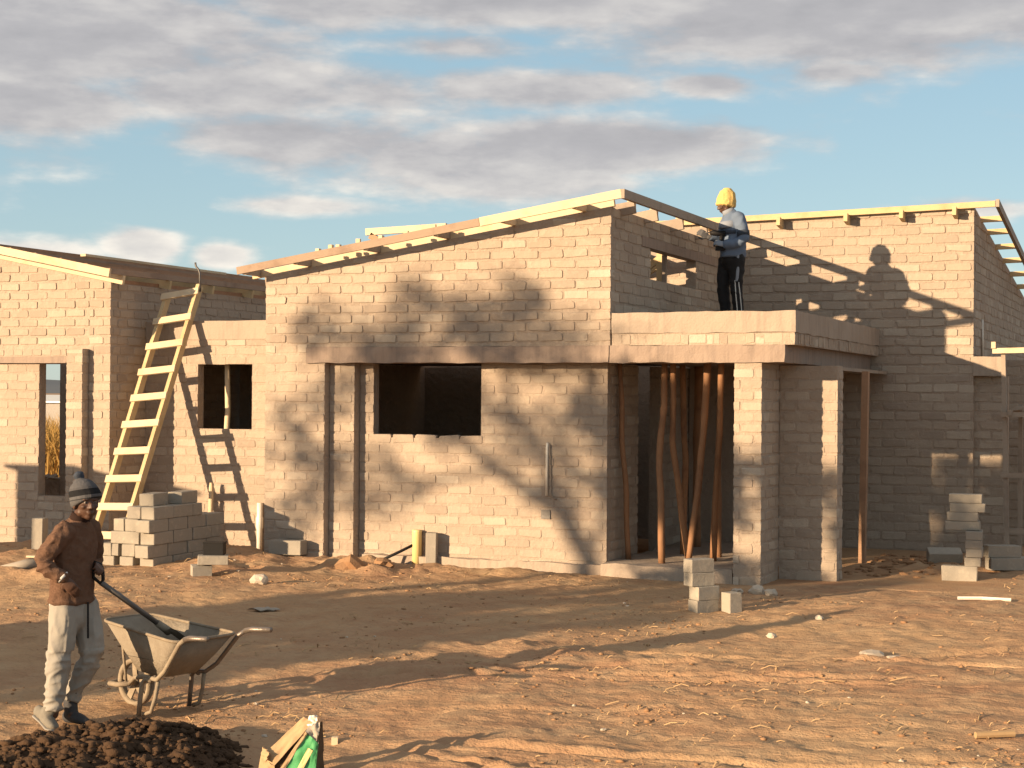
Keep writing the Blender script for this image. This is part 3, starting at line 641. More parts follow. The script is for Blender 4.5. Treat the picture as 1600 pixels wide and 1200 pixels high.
for rw in range(5):
    z = .0 + HB * (rw + .5); nlen = 3 if rw == 4 else 4; off = 0.0 if rw % 2 == 0 else -.195
    # right column lies along the pile's shaded side, long faces out
    for k in range(nlen):
        y0 = PY + k * .39 + (.195 if rw % 2 == 0 else .39 * .25); ln = 1.0
        if rw % 2 == 0 and k == nlen - 1: ln = .5; y0 -= .0975
        block((PX - .093 + random.uniform(-.006, .006), y0 + .0, z), math.pi / 2 + random.uniform(-.015, .015),
              f'grey block in the {ROW[rw]} row, {ORD[k]} from the front on the pile\'s shaded right side', G1, 0, (ln * .98, 1, 1))
    cols = {0: [(-.375, 1), (-.645, 1)], 1: [(-.345, 1), (-.53, .5), (-.665, 1)], 2: [(-.38, 1.0)], 3: [(-.28, .5), (-.36, .5), (-.49, .8)], 4: [(-.285, 1)]}[rw]
    for k, (dx, ws) in enumerate(cols):
        if rw == 2: block((PX - .40, PY + .10, z), random.uniform(-.03, .03), 'grey block lying lengthwise in the third row of the pile\'s sunlit front', G1)
        else:
            block((PX + dx, PY + .20 + random.uniform(-.01, .02), z), math.pi / 2 + random.uniform(-.03, .03),
                  f'grey block end in the {ROW[rw]} row, {ORD[k + 1]} from the right on the pile\'s sunlit front', G1, 0, (1, ws, 1))
    for k in range(1, nlen - 1):
        dx = -.29 if rw > 2 else -.30
        block((PX + dx, PY + .42 + .39 * k, z), math.pi / 2, f'grey block inside the {ROW[rw]} row of the pile, {ORD[k]} behind its front', G1)
    if rw < 4:
        block((PX - .53, PY + .66, z), math.pi / 2, f'grey block at the left rear of the pile\'s {ROW[rw]} row', G1)
block((PX - .235, PY + .33, HB * 5 + .07), math.pi / 2 + .18, 'left one of two loose blocks lying on top of the pile', G1)
block((PX - .16, PY + .80, HB * 5 + .07), math.pi / 2 + .10, 'right one of two loose blocks lying on top of the pile', G1)
# stack in front of the porch
q = Vector((-4.36, 15.10, 0)); rz = .93
g0 = ground_h(q.x, q.y)
G2 = 'blocks stacked in front of the porch'
dA = Vector((math.cos(rz), math.sin(rz), 0)); dB = Vector((-math.sin(rz), math.cos(rz), 0))
block(q + Vector((0, 0, g0 + .055)), rz, 'lowest block of the small stack in front of the porch', G2, scale=(.66, .8, .92))
block(q + dA * .01 + Vector((0, 0, g0 + .184)), rz + .03, 'second block up in the small stack in front of the porch', G2, scale=(.66, .8, .92))
block(q + dA * -.03 + dB * .03 + Vector((0, 0, g0 + .313)), rz - .06, 'third block up in the small stack in front of the porch', G2, scale=(.66, .8, .92))
block(q + dA * -.03 + dB * .035 + Vector((0, 0, g0 + .442)), rz - .05, 'top block of the small stack in front of the porch', G2, scale=(.66, .8, .92))
block((-4.10, 15.16, ground_h(-4.10, 15.16) + .085), 0, 'half block standing on end to the right of the porch stack', None, scale=(.5, .75, 1), rot=(0, math.pi / 2, .9))
# stack by the right wing
G3 = 'blocks stacked before the right wing'
sx0, sy0 = -2.42, 18.62; g0 = ground_h(sx0, sy0) - .01
block((sx0 - .03, sy0, g0 + .085), .08, 'large lowest block of the tall stack before the right wing', G3, scale=(.98, 1, 1.2)); z = g0 + .17
names = ['second', 'third', 'fourth', 'fifth']
for i in range(4):
    block((sx0 + .11 + random.uniform(-.01, .01), sy0 + .10, z + .048), math.pi / 2 + .1, f'narrow block end, {names[i]} up in the tall stack before the right wing', G3, scale=(.9, .95, .68)); z += .097
for i, (dx, ln) in enumerate([(-.0, 1.02), (.0, .90), (.05, 1.02), (.03, .96)]):
    block((sx0 + .02 + dx - .03, sy0 + .10, z + .05), .06 + random.uniform(-.04, .04), f'long block, {["sixth", "seventh", "eighth", "ninth and topmost"][i]} up in the tall stack before the right wing', G3, scale=(ln * .95, 1, .70)); z += .100
block((-2.75, 19.6, .17), .3, 'grey block leaning in the rubble behind the tall stack', None, rx=.35)
block((-2.05, 19.35, ground_h(-2.05, 19.35) + .07), .5, 'lower of two blocks right of the tall stack', 'blocks right of the tall stack')
block((-2.08, 19.37, ground_h(-2.05, 19.35) + .21), .45, 'upper of two blocks right of the tall stack', 'blocks right of the tall stack')
block((-1.75, 19.9, ground_h(-1.75, 19.9) + .08), .2, 'far grey block on the soil near the scaffold trestle', None)
# left blocks
block((-13.02, 16.15, ground_h(-13.0, 16.15) + .19), 0, 'grey block standing upright on the ground before the narrow window gap', None, rot=(0, math.pi / 2, .3))
gutter = MB().tube([(-12.30, 14.46, .0), (-12.05, 14.58, .07), (-11.86, 14.66, .13)], [.06, .06, .06], 12).build('pipe_piece', M_SHEET, None, True)
tag(gutter, 'short pale pipe piece lying aslant on the ground at far left', 'pipe')
tag(MB().bar((-11.95, 14.62, .19), (-11.62, 14.72, .18), .08, .02).build('board_offcut', M_PINE), 'flat pale board offcut resting on the pale pipe piece', 'board')
g0 = ground_h(-9.9, 15.0)
block((-9.95, 15.02, g0 + .05), .75, 'dusty block lying on the soil right of the pile, carrying a black box', None, scale=(.55, .8, .9), rx=.12)
block((-9.84, 15.08, g0 + .17), .55, 'flat block on top of another with a black box on it', None, scale=(.85, 1.1, .7))
tag(MB().box((-9.86, 15.14, g0 + .285), (.215, .16, .13), .35).box((-9.86, 15.14, g0 + .352), (.225, .17, .012), .35).build('black_box', M_BLACKP), 'small black plastic box on blocks beside the block pile', 'box')
block((-8.255, 17.24, .20), 0, 'broken half block standing upright by the cream pipe', None, scale=(1.05, .6, .9), rot=(0, math.pi / 2, .2))
block((-10.02, 16.95, .18), .1, 'rough block half buried against the wall left of the pier', None, scale=(1.1, 1, 1.2))

# ------------------------------------------------------------------ pipes, stakes, props
yp = MB().tube([(-8.478, 17.30, -.1), (-8.478, 17.30, .40), (-8.478, 17.30, .42)], [.056, .056, .058], 20).build('sewer_pipe', M_PIPEY, None, True)
tag(yp, 'thick cream plastic pipe standing upright at the wall foot', 'pipe')
wp = MB().tube([(-10.93, 17.80, -.05), (-10.93, 17.80, .30), (-10.93, 17.80, .32), (-10.93, 17.80, .44), (-10.93, 17.80, .46), (-10.93, 17.80, .63)], [.036, .036, .046, .046, .036, .036], 14).build('vent_pipe', M_PIPEW, None, True)
tag(wp, 'slim white plastic pipe standing at the foot of the link wall', 'pipe')
tag(MB().tube([(-11.615, 17.72, 0), (-11.6, 17.72, .80), (-11.6, 17.72, .87)], [.028, .03, .02], 8).build('wooden_stake', M_PINE), 'short wooden stake standing before the link wall under the ladder shadow', 'stake')
tag(MB().tube([(-8.82, 17.0, .06), (-8.62, 17.2, .18), (-8.52, 17.27, .24)], .018, 7).build('water_pipe', M_BLACKP, None, True), 'thin black pipe slanting out of the soil by the cream pipe', 'pipe')
def pole(pts, r0, r1, label, group='timber props under the porch slab'):
    pts = [Vector(p) for p in pts]; n = 12; out = []; rad = []
    for i in range(n + 1):
        t = i / n; k = min(int(t * (len(pts) - 1)), len(pts) - 2); f_ = t * (len(pts) - 1) - k; p = pts[k].lerp(pts[k + 1], f_)
        w_ = .013 * math.sin(math.pi * t)
        out.append(p + Vector((noise.noise(p * 1.7) * w_ * 2, noise.noise(p * 1.3 + Vector((5, 0, 0))) * w_, 0))); rad.append((r0 + (r1 - r0) * t) * (1 + .16 * noise.noise(p * 6)))
    o = MB().tube(out, rad, 10).build('timber_prop', M_POLE, None, True, out[0]); return tag(o, label, 'pole', group, 'thing')
pole([(-6.03, 17.80, .14), (-6.06, 17.7, 1.3), (-6.09, 17.62, 2.385)], .034, .026, 'thin gum pole prop nearest the wall corner at the left of the porch opening')
pole([(-5.53, 17.48, .14), (-5.575, 17.5, 1.2), (-5.54, 17.55, 1.9), (-5.55, 17.6, 2.385)], .040, .033, 'crooked gum pole prop standing furthest forward in the porch opening')
pole([(-5.33, 17.86, .14), (-5.42, 17.8, .75), (-5.47, 17.68, 1.5), (-5.45, 17.6, 2.385)], .039, .033, 'gum pole prop leaning left, second from the left of the thick props')
pole([(-5.28, 17.66, .14), (-5.20, 17.66, .75), (-5.09, 17.62, 1.6), (-5.05, 17.6, 2.385)], .035, .040, 'gum pole prop leaning right, its foot close to the left-leaning one')
pole([(-5.10, 18.05, .14), (-5.03, 17.9, .9), (-4.95, 17.75, 1.6), (-4.90, 17.62, 2.385)], .037, .034, 'rightmost gum pole prop beside the dark edge of the pier')
pole([(-5.16, 18.5, .14), (-5.17, 18.5, 1.0), (-5.16, 18.5, 1.75)], .035, .03, 'short thin gum pole standing between the right-hand props')
pole([(-5.75, 19.6, .14), (-5.74, 19.6, 2.385)], .05, .05, 'far gum pole prop deep in the dark of the porch')
pole([(-5.0, 19.2, .14), (-5.02, 19.2, 1.3), (-4.98, 19.2, 2.385)], .045, .04, 'gum pole prop half hidden in the shade behind the right-hand props')
pole([(-5.62, 18.6, .14), (-5.6, 18.6, 1.3), (-5.63, 18.55, 2.385)], .038, .034, 'slim gum pole prop in the shade behind the front crooked one')
dp = MB().bar((-3.70, 19.55, -.05), (-3.66, 19.5, 2.325), .075, .11, (0, 1, 0)).build('door_post', M_OLD, None)
tag(dp, 'upright timber post under the porch slab side by the shaded wall', 'post')
tag(MB().bar((-3.92, 19.0, -.05), (-3.92, 19.0, 2.32), .08, .10, (0, 1, 0)).build('door_post', M_OLD), 'dark red-brown timber post just behind the right end of the pier', 'post')

# ------------------------------------------------------------------ scaffold trestle at far right
TS = thing('scaffold_trestle', (-1.6, 21.0, 0), 'rough timber scaffold trestle with a plank platform at the right edge', 'scaffold')
MB().bar((-2.16, 20.75, -.1), (-2.24, 20.9, 2.60), .05, .07, (0, 1, 0)).build('leg', M_DARKT, TS)
MB().bar((-2.10, 21.6, -.1), (-2.10, 21.6, 1.95), .05, .07, (0, 1, 0)).build('leg', M_DARKT, TS)
MB().bar((-.75, 20.75, -.1), (-.75, 20.9, 2.6), .05, .07, (0, 1, 0)).build('leg', M_DARKT, TS)
MB().bar((-.75, 21.6, -.1), (-.75, 21.6, 1.95), .05, .07, (0, 1, 0)).build('leg', M_DARKT, TS)
MB().bar((-2.36, 20.82, 2.60), (-.6, 20.82, 2.635), .05, .065).build('top_rail', M_PINE, TS)
MB().bar((-2.345, 20.80, 2.63), (-2.345, 20.80, 2.71), .05, .06, (0, 1, 0)).build('stub', M_PINE, TS)
for i in range(3): MB().box((-1.35, 20.95 + i * .24, 1.90), (1.5, .21, .035)).build('plank', M_DARKT, TS)
for zz_ in (1.82, 1.08, .40): MB().bar((-2.25, 20.77, zz_), (-.6, 20.77, zz_ + .01), .04, .06).build('brace', M_DARKT, TS)
MB().bar((-2.14, 20.70, 1.84), (-2.12, 21.7, 1.84), .04, .06).build('brace', M_DARKT, TS)

# ------------------------------------------------------------------ people: lofted volumes fused by voxel remesh
def loft(pts, rad, side=None, n=18, lo=1.0, hi=1.0):
    """closed tube through pts; rad = r or (a, b), a along 'side'"""
    pts = [Vector(p) for p in pts]; rad = [(r, r) if not hasattr(r, '__len__') else r for r in rad]
    rings = []; sv = Vector(side) if side is not None else None; prev = None; tans = []
    for i in range(len(pts)): tans.append((pts[min(i + 1, len(pts) - 1)] - pts[max(i - 1, 0)]).normalized())
    seq = []
    a0, b0 = rad[0]; m_ = min(a0, b0) * lo
    seq = [(pts[0] - tans[0] * m_ * .92, (a0 * .30, b0 * .30), tans[0]), (pts[0] - tans[0] * m_ * .65, (a0 * .72, b0 * .72), tans[0]), (pts[0] - tans[0] * m_ * .30, (a0 * .93, b0 * .93), tans[0])]
    seq += [(p, r, t) for p, r, t in zip(pts, rad, tans)]
    a0, b0 = rad[-1]; m_ = min(a0, b0) * hi; t = tans[-1]
    seq += [(pts[-1] + t * m_ * .30, (a0 * .93, b0 * .93), t), (pts[-1] + t * m_ * .65, (a0 * .72, b0 * .72), t), (pts[-1] + t * m_ * .92, (a0 * .30, b0 * .30), t)]
    vs = []; fs = []
    for p, (a, b_), t in seq:
        s0 = sv if sv is not None else (prev if prev is not None else (Vector((0, 1, 0)) if abs(t.y) < .8 else Vector((1, 0, 0))))
        u = (s0 - t * t.dot(s0)).normalized(); prev = u; v = t.cross(u)
        for k in range(n):
            an = 2 * math.pi * k / n; vs.append(p + u * a * math.cos(an) + v * b_ * math.sin(an))
    m2 = len(seq)
    for i in range(m2 - 1):
        for k in range(n): fs.append((i * n + k, i * n + (k + 1) % n, (i + 1) * n + (k + 1) % n, (i + 1) * n + k))
    fs.append(tuple(range(n - 1, -1, -1))); fs.append(tuple((m2 - 1) * n + k for k in range(n)))
    return vs, fs
def ball(c, r, M=None, n=14):
    c = Vector(c); r = r if hasattr(r, '__len__') else (r, r, r); vs = []; fs = []; M = M or Matrix.Identity(3)
    for i in range(1, n):
        th = math.pi * i / n
        for k in range(n * 2): ph = math.pi * k / n; vs.append(c + M @ Vector((r[0] * math.sin(th) * math.cos(ph), r[1] * math.sin(th) * math.sin(ph), r[2] * math.cos(th))))
    m2 = n * 2
    for i in range(n - 2):
        for k in range(m2): fs.append((i * m2 + k, (i + 1) * m2 + k, (i + 1) * m2 + (k + 1) % m2, i * m2 + (k + 1) % m2))
    fs.append(tuple(range(m2))); fs.append(tuple((n - 2) * m2 + k for k in range(m2 - 1, -1, -1)))
    return vs, fs
def fuse(name, shapes, voxel, mat, parent, smooth=4, fold=None, M=None, cut=None):
    mb = MB()
    for vs, fs in shapes: mb.add(vs, fs)
    me_ = bpy.data.meshes.new(name); me_.from_pydata(mb.v, [], mb.f); me_.update()
    bm = bmesh.new(); bm.from_mesh(me_); bmesh.ops.recalc_face_normals(bm, faces=bm.faces); bm.to_mesh(me_); bm.free()
    ob = bpy.data.objects.new(name, me_); COL.objects.link(ob)
    r = ob.modifiers.new('r', 'REMESH'); r.mode = 'VOXEL'; r.voxel_size = voxel
    sm = ob.modifiers.new('s', 'SMOOTH'); sm.iterations = smooth; sm.factor = .5
    dg = bpy.context.evaluated_depsgraph_get(); out = bpy.data.meshes.new_from_object(ob.evaluated_get(dg)); bpy.data.objects.remove(ob); bpy.data.meshes.remove(me_)
    out.name = name
    if fold or cut:
        bm = bmesh.new(); bm.from_mesh(out); bm.normal_update()
        if fold:
            for v in bm.verts: v.co += v.normal * fold(v.co)
        if cut: bmesh.ops.delete(bm, geom=[v for v in bm.verts if cut(v.co)], context='VERTS')
        bm.to_mesh(out); bm.free()
    if M is not None: out.transform(M)
    return link_mesh(name, out, mat, parent, True)
def rot_to(f, up=(0, 0, 1)):
    f = Vector(f).normalized(); r = f.cross(Vector(up)).normalized(); u = r.cross(f); return Matrix((r, f, u)).transposed()   # columns right, forward, up
def head_shapes(c, fdir, s=1.0):
    c = Vector(c); Q = rot_to(fdir)
    P = lambda x, y, z: c + Q @ (Vector((x, y, z)) * s)
    E_ = lambda x, y, z, a, b_, d: ball(P(x, y, z), (a * s, b_ * s, d * s), Q, 10)
    sh = [E_(0, -.012, .035, .074, .095, .088), E_(0, .028, -.03, .060, .064, .078), E_(0, .055, -.088, .031, .030, .024), E_(.045, .012, -.062, .024, .034, .03), E_(-.045, .012, -.062, .024, .034, .03),
          E_(0, .096, -.014, .0135, .016, .022), E_(0, .106, -.026, .012, .013, .011), E_(.013, .096, -.03, .009, .011, .009), E_(-.013, .096, -.03, .009, .011, .009),
          E_(0, .088, -.058, .025, .011, .0075), E_(0, .086, -.069, .022, .012, .008), E_(.033, .077, .026, .024, .013, .008), E_(-.033, .077, .026, .024, .013, .008),
          E_(.040, .066, -.022, .021, .020, .016), E_(-.040, .066, -.022, .021, .020, .016), E_(.077, -.012, -.015, .010, .024, .033), E_(-.077, -.012, -.015, .010, .024, .033)]
    eyes = [P(.031, .081, .006), P(-.031, .081, .006)]
    return sh, eyes, Q
def hand_shapes(wrist, pdir, back, curl=.5, s=1.0, thumb=1):
    """palm + four bent fingers + thumb; pdir = along the hand, back = out of its back"""
    w_ = Vector(wrist); d = Vector(pdir).normalized(); b_ = Vector(back); b_ = (b_ - d * d.dot(b_)).normalized(); x = d.cross(b_) * thumb
    sh = [loft([w_, w_ + d * .045 * s, w_ + d * .085 * s], [(.026 * s, .017 * s), (.038 * s, .016 * s), (.040 * s, .013 * s)], x)]
    for i, (o, ln) in enumerate(((-.030, .066), (-.010, .076), (.010, .072), (.029, .056))):
        p0 = w_ + d * .082 * s + x * -o * s; pts = [p0 - d * .02 * s]; a = 0; cur = p0
        for k, fr in enumerate((.45, .32, .23)):
            pts.append(cur.copy()); a += curl * (.6 if k == 0 else .9); dd = d * math.cos(a) - b_ * math.sin(a); cur = cur + dd * ln * fr * s * 1.15
        pts.append(cur); sh.append(loft(pts, [.0095 * s, .0095 * s, .009 * s, .008 * s, .007 * s], None, 8))
    p0 = w_ + d * .03 * s + x * .025 * s
    sh.append(loft([p0, p0 + (d * .5 + x * .6 - b_ * .3).normalized() * .035 * s, p0 + (d * .5 + x * .6 - b_ * .3).normalized() * .035 * s + (d * .9 + x * .1 - b_ * .5).normalized() * .035 * s], [.013 * s, .0115 * s, .009 * s], None, 8))
    return sh
def placed(origin):
    return Matrix(((PR.x, PA.x, 0, 0), (PR.y, PA.y, 0, 0), (0, 0, 1, 0), (0, 0, 0, 1)))
def cloth(seed, amp, sc=(9, 9, 5)):
    def f(p):
        q = Vector((p.x * sc[0] + seed, p.y * sc[1], p.z * sc[2])); a = noise.noise(q); b_ = noise.noise(q * 2.1 + Vector((7, 3, 1)))
        return amp * ((1 - abs(a)) ** 2 - .5 + .45 * b_)
    return f

# ---- labourer with the spade (local axes: x right in view, y away, z up)
m1 = Vector((-7.024, 8.947, ground_h(-7.024, 8.947)))
P1 = thing('person', m1, 'labourer in striped bobble hat, brown jersey and grey trousers standing beside the wheelbarrow', 'person')
M1 = placed(m1); lat = Vector((-.42, -.9, 0)).normalized(); fb = Vector((.9, -.42, 0))
hs, eyes, HQ = head_shapes((.163, -.03, 1.500), (.57, -.82, -.03))
neck = loft([(.105, 0, 1.32), (.125, -.005, 1.40), (.148, -.015, 1.46)], [.062, .056, .055])
core = [loft([(.07, 0, .80), (.075, 0, 1.0), (.085, 0, 1.2), (.10, 0, 1.33)], [(.12, .08), (.12, .08), (.13, .08), (.08, .05)], lat),
        loft([(.055, -.13, 1.30), (-.068, -.222, 1.13), (.072, -.235, 1.018)], [.035, .032, .028]), loft([(.15, .13, 1.30), (.17, .23, 1.08), (.195, .075, 1.062)], [.035, .032, .028]),
        loft([(.04, -.07, .84), (0, -.11, .47), (-.028, -.10, .10)], [.085, .055, .04]), loft([(.12, .07, .84), (.20, .03, .47), (.035, .08, .14)], [.085, .055, .04]),
        loft([(-.028, -.10, .12), (-.09, -.10, .085)], [.035, .035]), loft([(.035, .08, .13), (.06, .06, .06)], [.035, .035])]
h1 = hand_shapes((.072, -.236, 1.018), (.62, .12, -.75), (.1, -1, .1), .35, 1.0, 1)
h2 = hand_shapes((.195, .075, 1.062), (.55, -.7, .1), (.5, .5, .8), 1.0, 1.0, -1)
body = fuse('body', hs + [neck] + core + h1 + h2, .0062, M_SKIN, P1, 3, None, M1)
for e in eyes:
    mbx = MB(); mbx.add(*ball(e - HQ @ Vector((0, .009, 0)), .0105, None, 8)); eo = mbx.build('eye', M_EYE, None, True); eo.data.transform(M1); eo.parent = P1
    mbx = MB(); mbx.add(*ball(e - HQ @ Vector((0, .002, 0)), .0055, None, 6)); po = mbx.build('pupil', M_BLACKP, None, True); po.data.transform(M1); po.parent = eo
sw = [loft([(.062, .0, .835), (.068, 0, .95), (.078, 0, 1.10), (.088, 0, 1.22), (.098, -.002, 1.315), (.112, -.004, 1.385)], [(.176, .134), (.168, .126), (.168, .118), (.178, .118), (.145, .098), (.072, .070)], lat, lo=.12, hi=.2),
      loft([(.055, -.135, 1.315), (.01, -.19, 1.25), (-.072, -.225, 1.135), (-.06, -.235, 1.10), (.005, -.24, 1.055), (.068, -.236, 1.022)], [.070, .066, .056, .058, .053, .045]),
      loft([(.15, .13, 1.315), (.165, .19, 1.22), (.17, .235, 1.08), (.185, .13, 1.06)], [.07, .06, .05, .042])]
def ridged(q): return (1 - abs(noise.noise(q))) ** 2 - .62
def sfold(p):
    arm = 1 if p.x < .045 and p.z > .98 else 0
    a = ridged(Vector((p.x * 7 + p.z * 9, p.y * 6, p.z * 17 - p.x * 8))) if arm else ridged(Vector((p.x * 11 + p.z * 5, p.y * 9, p.z * 8 - p.x * 6)))
    hem = .010 * math.exp(-((p.z - .845) / .02) ** 2)
    return (.017 if arm else .011) * a + .006 * noise.noise(p * 24) + hem
fuse('jersey', sw, .008, M_SWEATER, P1, 3, sfold, M1)
mbx = MB(); mbx.add(*loft([(.108, 0, 1.365), (.125, -.004, 1.42)], [(.076, .070), (.066, .062)], lat, lo=.1, hi=.1)); o = mbx.build('jersey_collar', M_COLLAR, None, True); o.data.transform(M1); o.parent = P1
mbx = MB(); mbx.add(*loft([(.062, -.237, 1.026), (.073, -.236, 1.015)], [.047, .044], lo=.1, hi=.1)); o = mbx.build('cuff', M_WHITE, None, True); o.data.transform(M1); o.parent = P1
trs = [loft([(.067, 0, .87), (.075, 0, .80), (.082, 0, .73)], [(.155, .112), (.160, .120), (.148, .115)], lat),
       loft([(.045, -.075, .80), (.03, -.09, .66), (.012, -.105, .47), (-.008, -.105, .28), (-.022, -.10, .17), (-.024, -.10, .13)], [.104, .096, .082, .070, .062, .066], hi=.15),
       loft([(.12, .065, .80), (.165, .05, .64), (.196, .03, .485), (.165, .045, .40), (.10, .065, .28), (.045, .08, .175)], [.104, .096, .080, .074, .064, .060], hi=.15)]
def tfold(p):
    k = 1.0 + 1.3 * math.exp(-((p.z - .46) / .12) ** 2) + 1.5 * math.exp(-((p.z - .19) / .07) ** 2)
    q = Vector((p.x * 15 + p.z * 2, p.y * 12, p.z * 4.5 - p.x * 3)) if p.z > .52 else Vector((p.x * 7 + p.z * 6, p.y * 7, p.z * 15 - p.x * 8))
    return .011 * k * ridged(q) + .004 * noise.noise(p * 24)
fuse('trousers', trs, .008, M_TROUSER, P1, 3, tfold, M1)
mbx = MB(); mbx.bar((.192, -.07, .84), (.196, -.075, .60), .012, .008, (0, 1, 0)); o = mbx.build('drawstring', M_BLACK, None); o.data.transform(M1); o.parent = P1
mbx = MB(); mbx.add(*loft([(-.06, -.02, .855), (-.062, -.02, .79)], [(.03, .02), (.028, .016)], (0, 1, 0))); o = mbx.build('shirt_tail', M_WHITE, None, True); o.data.transform(M1); o.parent = P1
# rear foot on its toes, front foot flat
sa = Vector((.58, -.50, -.62)).normalized(); ss = Vector((-.5, -.85, .15))
shoe = [loft([(-.125, -.075, .115), (-.075, -.105, .085), (-.02, -.15, .04), (.005, -.175, .03)], [(.040, .042), (.044, .046), (.046, .034), (.036, .024)], ss), loft([(-.03, -.10, .14), (-.06, -.105, .10)], [.05, .05])]
fuse('shoe', shoe, .008, M_SHOE, P1, 3, cloth(1, .004, (20, 20, 20)), M1)
mbx = MB(); mbx.add(*loft([(-.142, -.085, .085), (-.085, -.115, .05), (-.03, -.16, .012), (.005, -.185, .008)], [(.040, .010), (.042, .010), (.044, .010), (.034, .010)], ss)); o = mbx.build('sole', M_TROUSER, None, True); o.data.transform(M1); o.parent = P1
shoe = [loft([(.02, .09, .05), (.07, .065, .05), (.13, .03, .04), (.165, .01, .032)], [(.038, .045), (.042, .042), (.042, .034), (.034, .022)], (.5, .85, 0)), loft([(.04, .08, .16), (.05, .075, .07)], [.048, .045])]
fuse('shoe', shoe, .008, M_SHOE2, P1, 3, None, M1)
n_ = Vector((-.40, .16, .90)).normalized(); hc = Vector((.150, -.012, 1.540)); fs_ = Vector((.66, -.75, 0))
bean = [loft([hc + n_ * d for d in (-.035, -.01, .02, .055, .09, .112)], [(.098, .106), (.101, .110), (.100, .108), (.092, .097), (.072, .076), (.042, .045)], Vector((.75, .66, 0)), lo=.08, hi=.5),
        loft([hc + n_ * d for d in (-.045, -.022, .002)], [(.100, .108), (.107, .115), (.104, .111)], Vector((.75, .66, 0)), lo=.1, hi=.1)]
hat = fuse('bobble_hat', bean, .006, M_BEANIE, P1, 2, lambda p: .0012 * math.sin(math.atan2(p.y, p.x - .15) * 60), M1)
mbx = MB(); mbx.blob(hc + n_ * .150 + Vector((.015, -.01, .0)), .034, 4, .25, 3); o = mbx.build('bobble', M_JDARK, None, True); o.data.transform(M1); o.parent = hat

# ---- spade held by the labourer, its blade in the barrow
def loc1(x, y, z): return m1 + PR * x + PA * y + Vector((0, 0, z))
SP = thing('spade', loc1(.22, .03, 1.02), 'long-handled spade held by the labourer with its blade in the wheelbarrow', 'spade')
g_a, g_b, g_c, g_s = loc1(.195, .02, 1.10), loc1(.245, .035, 1.08), loc1(.265, .02, 1.0), loc1(.245, .02, .985)
MB().tube([g_a, g_b, loc1(.262, .03, 1.055), loc1(.268, .025, .98), loc1(.25, .02, .955), loc1(.205, .015, .995), loc1(.195, .018, 1.06), g_a], .012, 8).build('grip', M_BLACKP, SP, True)
tip = loc1(.60, .42, .60)
MB().tube([loc1(.255, .022, .96), tip], [.019, .018], 10).build('shaft', M_STEEL, SP, True)
dv = (tip - loc1(.255, .022, .96)).normalized(); b0 = tip; sd_ = (PR * .55 + PA * -.8).normalized()
MB().tube([tip - dv * .08, tip + dv * .05], [.024, .03], 10).build('socket', M_BARROW, SP, True)
nb = sd_.cross(dv).normalized(); mbx = MB(); pr = []
for i, (t, wd) in enumerate(((.02, .05), (.05, .10), (.16, .105), (.26, .095), (.31, .04))):
    for j in (-1, -.5, 0, .5, 1): pr.append(tip + dv * t + sd_ * wd * j + nb * (.022 * j * j))
fsx = [(i * 5 + j, i * 5 + j + 1, i * 5 + j + 6, i * 5 + j + 5) for i in range(4) for j in range(4)]
o_ = len(pr); pr2 = pr + [p + nb * -.004 for p in pr]; mbx.add(pr2, fsx + [tuple(q + o_ for q in f)[::-1] for f in fsx]); mbx.build('blade', M_BARROW, SP, True)

# ------------------------------------------------------------------ wheelbarrow (local: a along, l across, up)
W0 = Vector((-6.914, 9.652, ground_h(-6.914, 9.652))); BA = (PR * .79 - PA * .61).normalized(); BL = (PR * .61 + PA * .79).normalized()
WB = thing('wheelbarrow', W0, 'cement-crusted builder\'s wheelbarrow holding wet mortar in front of the labourer', 'wheelbarrow')
def b(a, l, z): return W0 + BA * a + BL * l + Vector((0, 0, z))
# tray: bottom ring, rim ring
def rrect(a0, a1, w0, w1, z0, z1, r=.06, n=4):
    cs = [(a0, -w0, z0), (a1, -w1, z1), (a1, w1, z1), (a0, w0, z0)]; out = []
    for i in range(4):
        p, q_, s_ = Vector(cs[i - 1]), Vector(cs[i]), Vector(cs[(i + 1) % 4])
        u = q_ + (p - q_).normalized() * r; v = q_ + (s_ - q_).normalized() * r
        for k in range(n + 1): t = k / n; out.append(u * (1 - t) ** 2 + q_ * 2 * t * (1 - t) + v * t * t)
    return out
rim = rrect(-.14, .72, .215, .285, .615, .545, .09); bot = rrect(.13, .47, .14, .17, .285, .27, .07); mid = [r_.lerp(b_, .5) + Vector((0, 0, -.01)) for r_, b_ in zip(rim, bot)]
n = len(rim); rings = [rim, mid, bot]; vs = [b(*p) for r_ in rings for p in r_]; ins = [b(*(p * 1.0)) + (b(.3, 0, p.z) - b(*p)).normalized() * .008 + Vector((0, 0, .002 if i < n else .008)) for i, p in enumerate([p for r_ in rings for p in r_])]
fs = []
for k in range(2):
    for i in range(n): fs.append((k * n + i, k * n + (i + 1) % n, (k + 1) * n + (i + 1) % n, (k + 1) * n + i))
fs.append(tuple(2 * n + i for i in range(n))); N3 = 3 * n
fs += [tuple(q_ + N3 for q_ in f)[::-1] for f in fs]; fs += [(i, N3 + i, N3 + (i + 1) % n, (i + 1) % n) for i in range(n)]
MB().add(vs + ins, fs).build('tray', M_BARROW, WB, True)
MB().tube([b(*p) for p in rim] + [b(*rim[0])], .011, 6, False).build('rim', M_BARTUBE, WB, True)
lv = []; 
for k in range(6):
    for i in range(n):
        p = rim[i].lerp(bot[i], .52) - Vector((.3, 0, 0)); p = Vector((p.x * (1 - k / 6) * .97 + .3, p.y * (1 - k / 6) * .97, .385 + .035 * math.sin(k) * noise.noise(Vector((i * .4, k, 0))) + .05 * (k / 6))); lv.append(b(*p))
lf = [(k * n + i, k * n + (i + 1) % n, (k + 1) * n + (i + 1) % n, (k + 1) * n + i) for k in range(5) for i in range(n)] + [tuple(5 * n + i for i in range(n))]
